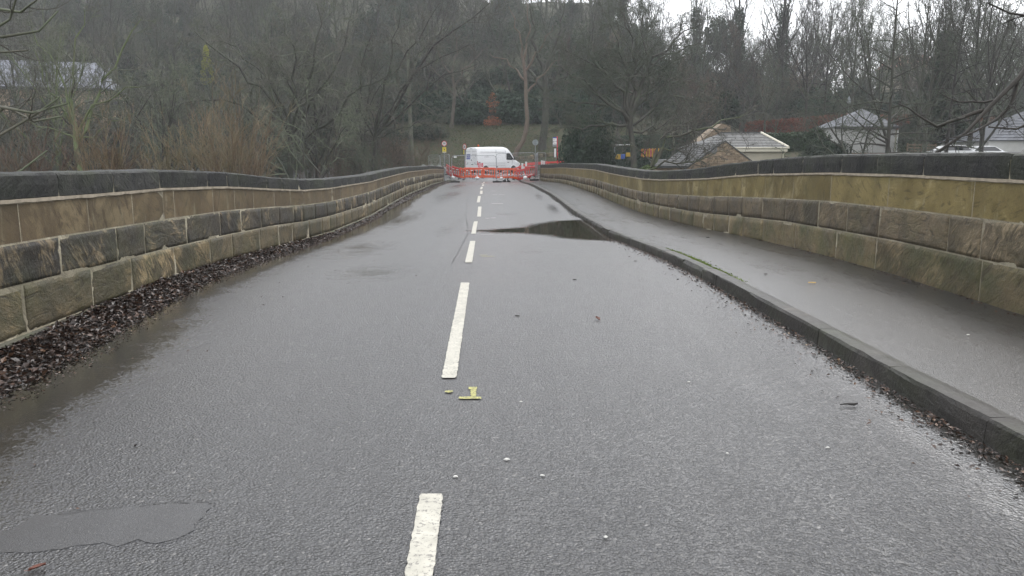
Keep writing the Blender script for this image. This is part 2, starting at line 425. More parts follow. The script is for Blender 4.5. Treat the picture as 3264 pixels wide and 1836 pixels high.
X = np.zeros((len(ys), 90)); Y = np.repeat(ys[:, None], 90, 1)
xl = lwx(np.minimum(ys, 64)) - .06; xr = kx(ys) + .03
X = xl[:, None] * (1 - tt) + xr[:, None] * tt
Z = road_z(X, Y)
bz = np.array([mnoise.noise(Vector((a * .7, b * .5, 9))) for a, b in zip(X.ravel(), Y.ravel())]).reshape(X.shape)
bz2 = np.array([mnoise.noise(Vector((a * .9, b * .55, 3))) for a, b in zip(X.ravel(), Y.ravel())]).reshape(X.shape)
sd = sdist(X, Y, PUD)
Z = Z + bz * .004 * np.clip(np.abs(sd) / .3, 0, 1)
me = grid_mesh('road', X, Y, Z)
# where rainwater stands: along the left wall, along the kerb, round the puddle
wl = np.interp(Y, [0, 3.2, 5, 8, 12, 16, 22, 30, 45], [2.1, 2.0, 1.7, 1.2, .9, .8, 1.2, .7, .5]) * (1 + .35 * bz2)
gl = np.clip(1.08 - (X - xl[:, None] - .30) / wl, 0, 1)
wk = np.interp(Y, [0, 4, 5, 7, 12, 20, 40], [.95, .8, .55, .32, .16, .25, .2]) * (1 + .8 * bz2)
gk = np.clip(1.1 - (xr[:, None] - X) / np.maximum(wk, .05), 0, 1) * .72
gp = np.clip(1 - np.maximum(sd, 0) / .8, 0, 1) * .8
at_ = me.attributes.new('gutter', 'FLOAT', 'POINT'); gx = np.zeros_like(X)
for cx_, cy_, rx_, ry_, am in ((-1.9, 10.2, .8, 1.3, .50), (-2.7, 13.5, .9, 3, .45), (-3.2, 22, .8, 6, .5), (-2.8, 34, .8, 8, .4), (-3.3, 48, .7, 9, .4), (1.4, 26.5, .35, 3.5, .5), (1.15, 33, .3, 4, .42), (.4, 13, .7, .7, .32),
                               (-.2, 24.2, .9, 1.0, .35), (-1.6, 18.5, .5, 3, .32), (-1.2, 3.2, .4, .5, .2), (.5, 19.8, .6, .5, .4)):
    gx = np.maximum(gx, (am + .08) * np.exp(-((X - cx_) / rx_) ** 2 - ((Y - cy_) / ry_) ** 2))
at_.data.foreach_set('value', np.maximum(np.maximum(np.maximum(gl, gk), gp), gx).astype(np.float32).ravel())
M_ROAD = wet_asphalt('wet road asphalt', (.030, .0305, .034), 72, gutter=True, bumpd=.0055, drift=.30)
road = tag(place('road', me, M_ROAD), kind='structure')

mb = MB()
cxp, cyp = PUD.mean(0)
n_ = len(PUD)
PS = []
for i in range(n_):
    a, b = PUD[i], PUD[(i + 1) % n_]
    for t in (0, .33, .66):
        q = a * (1 - t) + b * t
        on_kerb = q[0] > kx(q[1]) - .14
        j = 0.0 if on_kerb else .035 * mnoise.noise(Vector((q[0] * 6, q[1] * 6, 2)))
        d = (q - PUD.mean(0)); d /= np.hypot(*d) + 1e-9
        PS.append((q[0] + d[0] * (.05 + j), q[1] + d[1] * (.05 + j)))
mb.add([(x, y, WZ) for x, y in PS], [tuple(range(len(PS)))])
n = NT('puddle water'); p = n.pos()
M_PUD = n.fin((.030, .024, .015), .015, n.bump(n.noise(p, 9, 2), .0006, .5), .5)
tag(mb.build('puddle', M_PUD), kind='structure')

# junction road beyond the bridge, draped on the ground
ys = np.arange(66.5, 88.6, .5); X = np.zeros((len(ys), 80)); Y = np.repeat(ys[:, None], 80, 1)
lo = np.interp(ys, [66.5, 70, 73, 75, 86, 88.5], [-5.4, -7, -16, -58, -60, -60]); hi = np.interp(ys, [66.5, 70, 73, 76, 86, 88.5], [.6, 2.5, 8, 15, 18, 16])
X = lo[:, None] * (1 - np.linspace(0, 1, 80)) + hi[:, None] * np.linspace(0, 1, 80)
me = grid_mesh('junction_road', X, Y, np.maximum(terr(X, Y), prof(Y) - .6) + .09 + (Y < 68) * .02)
me.attributes.new('gutter', 'FLOAT', 'POINT')
tag(place('junction_road', me, M_ROAD), kind='structure')

# ---- painted marks: parts of the road
M_PAINT = NT('worn white road paint'); n = M_PAINT; p = n.pos()
pc = n.ramp(n.noise(p, 9, 5, .65), [(.3, (.33, .315, .265)), (.6, (.46, .44, .375))])
pc = n.mix(n.ramp(n.noise(p, 60, 3, .7), [(.54, 0.0), (.64, .8)]), pc, (.10, .095, .09))
M_PAINT = n.fin(pc, .42, n.bump(n.noise(p, 55, 3), .003, .7), .5)
def ragged(pts, lift, name, mat, n_edge=0.006, seed=1, parent=None, sub=.045, zf=None):
    """flat paint film with a chipped outline, following the road surface"""
    out = []; rs = random.Random(seed)
    for i in range(len(pts)):
        a = Vector((*pts[i], 0)); b = Vector((*pts[(i + 1) % len(pts)], 0)); L = (b - a).length; k = max(1, int(L / sub))
        nn = Vector((-(b - a).y, (b - a).x, 0)).normalized()
        for j in range(k):
            q = a.lerp(b, j / k); out.append(q + nn * rs.uniform(-n_edge, n_edge))
    zf = zf or (lambda x, y: float(road_z(x, y)))
    mb = MB(); mb.add([(q.x, q.y, zf(q.x, q.y) + lift + .004) for q in out], [tuple(range(len(out)))])
    return mb.build(name, mat, parent)
def stripmark(y0, y1, w, lift, name, mat, seed, parent, cxf=clx, dx=0.0, jag=.0035):
    """long mark built of short cross strips so that it follows the hump"""
    rs = random.Random(seed); k = max(2, int((y1 - y0) / .028)); vs = []; fs = []
    for j in range(k + 1):
        y = y0 + (y1 - y0) * j / k; c = float(cxf(y)) + dx
        e = .008 if j in (0, k) else 0
        a, b = c - w / 2 + rs.uniform(-jag, jag) + e, c + w / 2 + rs.uniform(-jag, jag) - e
        for q in (a, (a * 2 + b) / 3, (a + 2 * b) / 3, b): vs.append((q, y, float(road_z(q, y)) + lift + .004))
    for j in range(k):
        for i in range(3): fs.append((j * 4 + i, j * 4 + i + 1, j * 4 + i + 5, j * 4 + i + 4))
    mb = MB(); mb.add(vs, fs); return mb.build(name, mat, parent)
for i in range(12):
    y0 = 5.2 - 6 + 6 * i; y1 = y0 + 4
    if i == 0: y1 = 3.3
    if i == 11: y1 = 65.5
    stripmark(y0, y1, .105 if i < 4 else .115, .004, 'centre_line_mark', M_PAINT, i + 3, road, dx=(.03, 0, .02, -.02, .05, -.03, .04, 0, .03, -.04, .02, 0)[i] * (1 if i > 2 else 0))
def thin_paint(name, c):
    n = NT(name); p = n.pos(); f = n.noise(p, 90, 4, .7)
    return n.fin(n.mix(n.ramp(f, [(.46, 0.0), (.58, .85)]), c, (.05, .05, .045)), .5, n.bump(f, .003, .8), .4)
M_YEL = thin_paint('yellow spray paint', (.42, .40, .13)); M_SPW = thin_paint('white spray paint', (.42, .41, .38))
def sprayed(pts, mat, seed): return ragged(pts, .003, 'spray_mark', mat, .003, seed, road, .02)
def bar(u0, u1, v0, v1): return [on_level(u0, v1, 0), on_level(u1, v1, 0), on_level(u1, v0, 0), on_level(u0, v0, 0)]
sprayed(bar(1500, 1518, 1244, 1268), M_YEL, 1); sprayed(bar(1462, 1534, 1267, 1274), M_YEL, 2)
sprayed(bar(1493, 1520, 1236, 1243), M_YEL, 4)
sprayed([on_level(u, v, 0) for u, v in ((1418, 1252), (1430, 1254.5), (1443, 1252), (1444, 1248), (1432, 1246.5), (1420, 1249))], M_YEL, 3)
for (cx_, y_, w_, m_) in ((-.38, 12.1, .20, M_YEL), (-.46, 12.3, .12, M_YEL), (-.55, 16.95, .28, M_SPW), (-.72, 22.4, .12, M_SPW), (-.55, 22.5, .14, M_SPW), (-.55, 28.6, .42, M_SPW),
                          (-.76, 34.4, .20, M_SPW), (-.45, 34.5, .24, M_SPW), (-.95, 38.6, .3, M_SPW), (-1.0, 47.5, .22, M_SPW)):
    z_ = .05 if y_ < 20 else .16
    sprayed([(cx_ - w_ / 2, y_), (cx_ + w_ / 2, y_ + .02), (cx_ + w_ / 2, y_ + z_), (cx_ - w_ / 2, y_ + z_)], m_, int(y_ * 7))

# tarmac repair in the left lane
M_PATCH = wet_asphalt('smooth tarmac repair', (.034, .034, .037), 260, lo=.30, hi=.40, bumpd=.0012, coat=.8, crough=.25, drift=.3)
P = [on_level(u, v, 0) for u, v in ((-40, 1700), (50, 1690), (110, 1645), (250, 1634), (330, 1622), (500, 1608), (600, 1602), (668, 1601), (676, 1615), (640, 1660), (600, 1705), (560, 1722), (500, 1730), (440, 1722), (380, 1740), (330, 1730), (200, 1748), (90, 1760), (-40, 1768))]
ragged(P, -.0015, 'tarmac_repair', M_PATCH, .012, 5, road, .04)
M_SEAM = plain('open seam in tarmac', (.010, .010, .010), .5)
def seam(pts, w, seed):
    rs = random.Random(seed); vs = []; fs = []; q = []
    for i in range(len(pts) - 1):
        a = Vector((*pts[i], 0)); b = Vector((*pts[i + 1], 0)); k = max(2, int((b - a).length / .06))
        for j in range(k): q.append(a.lerp(b, j / k) + Vector((rs.uniform(-.012, .012), rs.uniform(-.012, .012), 0)))
    mb = MB()
    for i in range(len(q) - 1):
        if rs.random() < .22: continue
        d = (q[i + 1] - q[i]).normalized(); nn = Vector((-d.y, d.x, 0)) * w * rs.uniform(.3, 1)
        mb.add([(p.x, p.y, float(road_z(p.x, p.y)) + .005) for p in (q[i] - nn, q[i] + nn, q[i + 1] + nn, q[i + 1] - nn)], [(0, 1, 2, 3)])
    return mb.build('seam', M_SEAM, road)
seam([on_level(u, v, .002) for u, v in ((110, 1644), (250, 1633), (330, 1621), (500, 1607), (600, 1601), (668, 1600), (674, 1614))], .003, 1)
seam([on_level(u, v, -.05) for u, v in ((1478, 770), (1465, 800), (1452, 830), (1440, 860))] [::-1] + [(-1.0, 17.5), (-1.2, 20.5), (-1.5, 25), (-1.75, 30), (-2.0, 37), (-2.2, 44)], .008, 2)

# ------------------------------------------------------------ pavement and kerb stones
ys = np.arange(-8, 66.6, .4); tt = np.linspace(0, 1, 22)
a_ = kx(ys) + .14; b_ = rwx(np.minimum(ys, 64.5)) + .08
X = a_[:, None] * (1 - tt) + b_[:, None] * tt; Y = np.repeat(ys[:, None], 22, 1)
me = grid_mesh('pavement', X, Y, prof(Y) + PATH_H + (tt[None, :] - .5) * .02)
M_PATH = wet_asphalt('wet footpath asphalt', (.026, .026, .029), 120, lo=.26, hi=.38, bumpd=.0018, drift=.25, coat=.8, crough=.20)
pave = tag(place('pavement', me, M_PATH), kind='structure')
M_KERB = stone('worn kerb stone', (.024, .022, .020), (.050, .046, .041), (.11, .10, .085), .62, .5, .35, .004, .42, .15)
def outward_box(y0, y1, seed):
    KH = lambda y: float(np.interp(y, [3, 5, 8, 15, 25], [.148, .130, .126, .120, .112])) - .112
    rs = random.Random(seed); g = .004; vs = []
    cut = .010 + rs.random() ** 2 * .035
    k = 6
    sec = []
    for i in range(k + 1):
        y = y0 + g + (y1 - y0 - 2 * g) * i / k; x = float(kx(y)); z = float(prof(y)) + KH(y); e = .012 if i in (0, k) else 0
        j = lambda s: rs.uniform(-s, s)
        sec.append([(x + .004, y, z - .10), (x + e + j(.004), y, z + .03), (x + .004 + e + j(.005), y, z + .112 - cut + j(.005)), (x + cut * .9 + e + j(.005), y, z + .116 - e * .5 + j(.003)),
                    (x + .11, y, z + .117 - e * .5 + j(.002)), (x + .172, y, z + .110 - e * .3), (x + .172, y, z - .10)])
    vs = [p for s in sec for p in s]; m = 7
    fs = [(i * m + a, i * m + a + 1, (i + 1) * m + a + 1, (i + 1) * m + a) for i in range(k) for a in range(m - 1)]
    fs += [tuple(range(m)), tuple(k * m + a for a in range(m - 1, -1, -1))]
    c = Vector((float(kx((y0 + y1) / 2)), (y0 + y1) / 2, float(prof((y0 + y1) / 2))))
    mb = MB(); mb.add([Vector(p) - c for p in vs], fs)
    o = mb.build('kerb_stone', M_KERB, pave); o.location = c
kj = [-6, -5, -4, -3, -2, -1, 0, 1.2, 2.4, 3.3, 3.97, 5.05, 6.2, 7.9, 9.05, 9.65, 10.6, 11.9, 13.1, 14.4, 15.7, 16.9]
while kj[-1] < 65: kj.append(kj[-1] + random.uniform(.85, 1.25))
for i in range(len(kj) - 1): outward_box(kj[i], kj[i + 1], i)

# ------------------------------------------------------------ stone parapets
M_CORE = stone('lime mortar', (.24, .21, .155), (.33, .30, .22), (.42, .38, .29), .55, .3, .35, .004, .8, .1)
M_BED = plain('pale bedding mortar', (.36, .31, .24), .8, var=.25, sc=12)
M_COPE = stone('sooted coping stone', (.015, .0155, .016), (.040, .040, .037), (.090, .085, .066), .62, .45, .30, .008, .66, .45, spec=.22)
M_BANDL = stone('brown ashlar', (.085, .060, .032), (.135, .100, .054), (.185, .142, .080), .56, .25, .14, .0012, .55, .05, True)
M_BANDR = stone('ochre ashlar', (.125, .096, .036), (.190, .150, .060), (.26, .215, .110), .58, .25, .20, .0012, .55, .08, True)
M_BLKL = stone('weathered gritstone block', (.032, .028, .022), (.072, .059, .040), (.235, .180, .108), .55, .45, .30, .010, .60, .22)
M_BLK2 = stone('buff gritstone block', (.066, .056, .034), (.140, .110, .063), (.30, .225, .125), .56, .5, .40, .008, .60, .22)
M_BLKR = stone('grey brown gritstone block', (.068, .054, .035), (.130, .102, .063), (.23, .18, .115), .58, .6, .25, .009, .60, .42)
M_BLKR2 = stone('mossy gritstone block', (.082, .066, .036), (.150, .118, .064), (.25, .195, .11), .58, .6, .68, .008, .60, .25)
M_PLIN = stone('green plinth stone', (.052, .050, .034), (.085, .080, .052), (.15, .13, .09), .66, .4, .75, .005, .6, .1)

def wall_stone(root, side, xf, y0, y1, flo, fhi, proud, relief, mat, name, seed, gap=.006, tool=0, depth=.03):
    L = y1 - y0; near = y0 < 14; mid = y0 < 30
    nx, nz = (max(8, int(L / .035)), 9) if near else ((8, 4) if mid else (2, 2))
    if not relief: nx, nz = (min(nx, 8), 4) if near else (min(nx, 3), 2)
    u = np.linspace(0, 1, nx + 1); w = np.linspace(0, 1, nz + 1)
    rs0 = random.Random(seed * 7 + 1); U, W = np.meshgrid(u, w); gy = gap * rs0.choice((.9, 1.0, 1.25)); y = y0 + gy + (L - 2 * gy) * U
    h0 = flo(y) + gap; h1 = fhi(y) - gap
    Z = h0 + (h1 - h0) * W
    rs = random.Random(seed); an = rs.uniform(-1.1, 1.1); fq = rs.uniform(9, 15); ph = rs.uniform(0, 50); dmg = rs.random()
    D = np.zeros_like(Z)
    if relief:
        A = (y - y0) * math.sin(an) + (Z - h0) * math.cos(an)
        for idx in np.ndindex(Z.shape):
            yy, zz, a = y[idx], Z[idx], A[idx]
            nn = mnoise.noise(Vector((yy * 2.2, zz * 2.6, ph)))
            ridge = abs(mnoise.noise(Vector((a * fq, (yy + zz) * .8, ph + 3)))) * 1.3
            dm = max(0, mnoise.noise(Vector((yy * 1.6 + 7, zz * 2.2, ph * 2))) - .12) * 3.2 * (dmg > .35)
            D[idx] = relief * (nn * .9 + ridge * .9 - dm) + rs.uniform(-.001, .001)
    D = np.maximum(D, -.006)
    edge = (U < 1e-6) | (U > 1 - 1e-6) | (W < 1e-6) | (W > 1 - 1e-6)
    r = .003 if relief else .001
    D = np.where(edge, np.minimum(D, 0) - r - (np.array([rs.uniform(0, r) for _ in range(D.size)]).reshape(D.shape)) * .8, D)
    Xp = xf(y) + side * (proud + D)
    V = np.stack([Xp, y, Z], -1).reshape(-1, 3)
    m = nx + 1
    i = np.arange(nz)[:, None] * m + np.arange(nx)[None, :]
    q = np.stack([i, i + 1, i + m + 1, i + m], -1).reshape(-1, 4)
    ring = [a for a in range(nx)] + [nx + m * b for b in range(nz)] + [nz * m + a for a in range(nx, 0, -1)] + [m * b for b in range(nz, 0, -1)]
    back = V[ring].copy(); back[:, 0] = xf(back[:, 1]) - side * depth
    k0 = len(V); V = np.vstack([V, back]); nr = len(ring)
    q2 = np.array([(ring[a], k0 + a, k0 + (a + 1) % nr, ring[(a + 1) % nr]) for a in range(nr)])
    q = np.vstack([q, q2])
    if side < 0: q = q[:, ::-1]
    c = np.array([float(xf((y0 + y1) / 2)), (y0 + y1) / 2, float(flo((y0 + y1) / 2))])
    base = np.array(root.location)
    me = np_mesh(name, V - c, q, smooth=relief > 0)
    o = place(name, me, mat, root, tuple(c - base)); return o

def coping(root, side, xf, y0, y1, flo, fhi, seed, over=.035, thick=.36):
    """full-width coping block with a weathered round top"""
    rs = random.Random(seed); k = max(3, int((y1 - y0) / (.05 if y0 < 14 else .3))); g = rs.choice((.005, .006, .009)); sec = []
    prof_ = [(over - .012, 0.0), (over, .02), (over + .003, .5), (over, .88), (over - .018, .975), (over - .08, 1.0), (-thick * .55, 1.03), (-thick + .03, .98), (-thick, .9), (-thick, .0)]
    m = len(prof_); ph = rs.uniform(0, 90)
    for i in range(k + 1):
        y = y0 + g + (y1 - y0 - 2 * g) * i / k; lo_, hi_ = float(flo(y)) + .016, float(fhi(y)); x = float(xf(y)); e = 1 if i in (0, k) else 0
        for a, (dx, tz) in enumerate(prof_):
            z = lo_ + (hi_ - lo_) * tz
            nn = mnoise.noise(Vector((y * 3, a * .7, ph))) * .007 + mnoise.noise(Vector((y * 14, a * 2.1, ph))) * .004
            if 2 <= a <= 7: z += nn - e * .009 * (a > 2)
            ex = (nn - e * .010) if a < 8 else 0
            sec.append((x + side * (dx + ex), y, z))
    fs = [(i * m + a, i * m + (a + 1) % m, (i + 1) * m + (a + 1) % m, (i + 1) * m + a) for i in range(k) for a in range(m)]
    fs += [tuple(range(m)), tuple(k * m + a for a in range(m))]
    c = Vector((float(xf((y0 + y1) / 2)), (y0 + y1) / 2, float(flo((y0 + y1) / 2))))
    mb = MB(); mb.add([Vector(p) - c for p in sec], fs)
    o = mb.build('coping_stone', M_COPE, root); o.location = c - root.location; return o

def joints(first, y_end, lo, hi, rs, start=-5.5):
    j = list(first)
    while j[0] > start: j.insert(0, j[0] - rs.uniform(lo, hi))
    while j[-1] < y_end - lo * .7: j.append(j[-1] + rs.uniform(lo, hi) * (1.0 if j[-1] < 20 else .9))
    j[-1] = y_end; return j

def parapet(side, xf, HY, H, yend, zoff, label, J, bandm, m3, m4, plinth):
    root = empty('stone_parapet', (float(xf(0)), 0, float(prof(0)) + zoff), 0, label, 'wall')
    f = {k: (lambda y, kk=k: prof(y) + zoff + np.interp(y, HY, H[kk])) for k in H}
    base = lambda y: prof(y) + zoff - .05
    ys = np.concatenate([np.arange(-6, 30, .25), np.arange(30, yend, 1.0), [yend]])
    mb = MB(); sec = []
    for y in ys:
        x = float(xf(y)) + side * .005; y = float(y); t = float(f['cb'](y)) + .01
        sec += [(x, y, -1.6), (x, y, t), (x - side * .33, y, t), (x - side * .33, y, -1.6)]
    fs = [(i * 4 + a, i * 4 + (a + 1) % 4, (i + 1) * 4 + (a + 1) % 4, (i + 1) * 4 + a) for i in range(len(ys) - 1) for a in range(4)]
    fs += [(0, 1, 2, 3), tuple((len(ys) - 1) * 4 + a for a in (3, 2, 1, 0))]
    mb.add([Vector(p) - root.location for p in sec], fs); mb.build('mortar_core', M_CORE, root)
    # pale mortar bed squeezed out under the coping
    mb = MB(); sec = []; ys2 = np.arange(-6, yend, .12); rs = random.Random(4)
    for y in ys2:
        x = float(xf(y)); y = float(y); t = float(f['cb'](y)); a = .030 + rs.uniform(-.005, .005); b = rs.uniform(-.004, .004)
        sec += [(x, y, t - .018 + b), (x + side * a, y, t - .014 + b), (x + side * (a + .006), y, t + .014), (x, y, t + .018)]
    fs = [(i * 4 + a, i * 4 + a + 1, (i + 1) * 4 + a + 1, (i + 1) * 4 + a) for i in range(len(ys2) - 1) for a in range(3)]
    mb.add([Vector(p) - root.location for p in sec], fs); mb.build('mortar_bed', M_BED, root)
    mb = MB(); sec = []; ys3 = np.arange(-6, yend - .02, .15); pr = [(.020, .0), (.024, .03), (.024, .74), (.006, .88), (-.06, .94), (-.30, .94), (-.33, .82), (-.34, 0)]; m_ = len(pr)
    for y in ys3:
        x = float(xf(y)); y = float(y); a, b = float(f['cb'](y)), float(f['top'](y))
        sec += [(x + side * q, y, a + (b - a) * t) for q, t in pr]
    mb.add([Vector(p) - root.location for p in sec], [(i * m_ + a, i * m_ + (a + 1) % m_, (i + 1) * m_ + (a + 1) % m_, (i + 1) * m_ + a) for i in range(len(ys3) - 1) for a in range(m_)]); mb.build('joint_mortar', M_CORE, root)
    rs = random.Random(11 + side)
    j = joints(J[0], yend, .75, 1.25, rs)
    for i in range(len(j) - 1): coping(root, side, xf, j[i], j[i + 1], f['cb'], f['top'], i + 100 * side)
    j = joints(J[1], yend, .8, 1.3, rs)
    top = lambda y: f['cb'](y) - .016
    for i in range(len(j) - 1): wall_stone(root, side, xf, j[i], j[i + 1], f['bb'], top, .0075, 0, bandm, 'ashlar_block', i, .0075)
    j = joints(J[2], yend, .55, 1.1, rs)
    for i in range(len(j) - 1): wall_stone(root, side, xf, j[i], j[i + 1], f['c3'], f['bb'], .013, .014, m3, 'walling_block', i + 50, .009)
    j = joints(J[3], yend, .6, 1.15, rs)
    lo4 = f['c4'] if plinth else base
    for i in range(len(j) - 1): wall_stone(root, side, xf, j[i], j[i + 1], lo4, f['c3'], .012, .011, m4, 'walling_block', i + 250, .009)
    if plinth:
        j = joints([5.4, 6.6, 8.3, 9.9, 11.5], yend, 1.0, 1.7, rs)
        for i in range(len(j) - 1): wall_stone(root, side, xf, j[i], j[i + 1], base, f['c4'], .045, .006, M_PLIN, 'plinth_stone', i + 450)
    return root
parapet(1, lwx, LHY, LH, 64.0, 0.0, 'left stone parapet with dark copings above brown leaf litter', ([6.8, 7.9, 9.1, 10.5, 11.2, 11.65, 12.9, 13.7], [6.15, 7.35, 8.35, 9.5, 10.7, 11.5, 12.3, 13.3, 14.2],
        [5.6, 6.75, 7.9, 8.6, 9.8, 10.9, 11.7, 12.6, 13.5], [6.1, 7.3, 8.2, 9.4, 10.5, 11.3, 12.5]), M_BANDL, M_BLKL, M_BLK2, True)
parapet(-1, rwx, RHY, RH, 64.5, PATH_H, 'right stone parapet with dark copings beside the footpath', ([7.2, 8.7, 9.8, 10.85, 12.3, 13.6], [6.0, 7.75, 9.5, 11.2, 12.7, 14.0],
        [8.13, 9.67, 10.6, 11.6, 13.0, 14.1], [6.2, 7.5, 9.7, 10.9, 12.5, 14.0]), M_BANDR, M_BLKR, M_BLKR2, False)
# deck under the carriageway and the bridge's outer faces
mb = MB(); ys = np.arange(-8, 66.1, 2); sec = []
for y in ys:
    y = float(y); a, b = float(lwx(y)) - .30, float(rwx(min(y, 64.5))) + .30; z = float(prof(y))
    sec += [(a, y, z - .25), (b, y, z - .25), (b, y, z - 1.5), (a, y, z - 1.5)]
fs = [(i * 4 + a, i * 4 + (a + 1) % 4, (i + 1) * 4 + (a + 1) % 4, (i + 1) * 4 + a) for i in range(len(ys) - 1) for a in range(4)] + [(0, 1, 2, 3), tuple((len(ys) - 1) * 4 + a for a in range(4))]
mb.add(sec, fs); tag(mb.build('bridge_deck', M_CORE), kind='structure')
# capped end piers
M_PIER = stone('pier stone', (.060, .056, .046), (.10, .092, .072), (.17, .15, .11), .6, .5, .3, .006, .65, .2)
M_CAP = plain('grey pyramid cap stone', (.13, .14, .13), .7, var=.25, sc=8)
pier0 = None
for i, (u, Y_, lab) in enumerate(((1350, 67.2, 'outermost of the three pyramid capped piers past the left parapet'), (1376, 66.6, 'middle of the three pyramid capped piers past the left parapet'),
                          (1399, 66.0, 'pyramid capped pier closest to the end of the left parapet'), (1730, 66.4, 'pyramid capped pier closest to the end of the right parapet'),
                          (1752, 67.0, 'outer pyramid capped pier past the right parapet, beside the ivy'))):
    if pier0 is None:
        pier0 = empty('stone_pier', (0, 0, 0), 0, lab, 'pier', 'pyramid capped piers at the bridge end')
        MB().box((0, 0, .30), (.52, .52, 1.6), bev=.02).build('shaft', M_PIER, pier0)
        mb = MB(); h = .31; mb.add([(-h, -h, 1.1), (h, -h, 1.1), (h, h, 1.1), (-h, h, 1.1), (-h, -h, 1.17), (h, -h, 1.17), (h, h, 1.17), (-h, h, 1.17), (0, 0, 1.42)],
              [(3, 2, 1, 0), (0, 1, 5, 4), (1, 2, 6, 5), (2, 3, 7, 6), (3, 0, 4, 7), (4, 5, 8), (5, 6, 8), (6, 7, 8), (7, 4, 8)]); mb.build('cap', M_CAP, pier0)
        o = pier0
    else: o = copy_tree(pier0)
    o['label'] = lab; o.location = (at(u, 530, Y_).x, Y_, -.13)
print('setting ok')
# ------------------------------------------------------------ bare trees
def _norm(a): return a / (np.linalg.norm(a, axis=-1, keepdims=True) + 1e-9)
def _frame(T):
    ref = np.where(np.abs(T[..., 2:3]) > .9, np.array([1., 0, 0]), np.array([0, 0, 1.]))
    a = _norm(np.cross(T, ref)); return a, np.cross(T, a)
def grow(rg, S, D, L, nseg, wig, trop):
    P = [S]; d = _norm(D)
    for k in range(nseg):
        d = _norm(d + rg.normal(0, wig, d.shape) + np.array([0, 0, trop]))
        P.append(P[-1] + d * (L[:, None] / nseg))
    return np.stack(P, 1)
def tubes(P, Rr, n):
    """P (N,k,3), Rr (N,k) -> verts, quads"""
    N, k, _ = P.shape
    T = np.empty_like(P); T[:, 1:-1] = P[:, 2:] - P[:, :-2] if k > 2 else T[:, 1:-1]; T[:, 0] = P[:, 1] - P[:, 0]; T[:, -1] = P[:, -1] - P[:, -2]
    T = _norm(T); a, b = _frame(T)
    ang = 2 * np.pi * np.arange(n) / n
    V = P[:, :, None] + (a[:, :, None] * np.cos(ang)[None, None, :, None] + b[:, :, None] * np.sin(ang)[None, None, :, None]) * Rr[:, :, None, None]
    i = np.arange(N)[:, None, None] * (k * n) + np.arange(k - 1)[None, :, None] * n + np.arange(n)[None, None, :]
    j = np.arange(N)[:, None, None] * (k * n) + np.arange(k - 1)[None, :, None] * n + ((np.arange(n) + 1) % n)[None, None, :]
    return V.reshape(-1, 3), np.stack([i, j, j + n, i + n], -1).reshape(-1, 4)
class Geo:
    def __init__(s): s.V = []; s.Q = []; s.n = 0
    def add(s, V, Q): s.V.append(V); s.Q.append(Q + s.n); s.n += len(V)
    def mesh(s, name, smooth=True): return np_mesh(name, np.concatenate(s.V), np.concatenate(s.Q), smooth=smooth)
def resample(pts, k):
    pts = np.array(pts, float); d = np.r_[0, np.cumsum(np.linalg.norm(np.diff(pts, axis=0), axis=1))]
    t = np.linspace(0, d[-1], k); return np.stack([np.interp(t, d, pts[:, c]) for c in range(3)], 1)
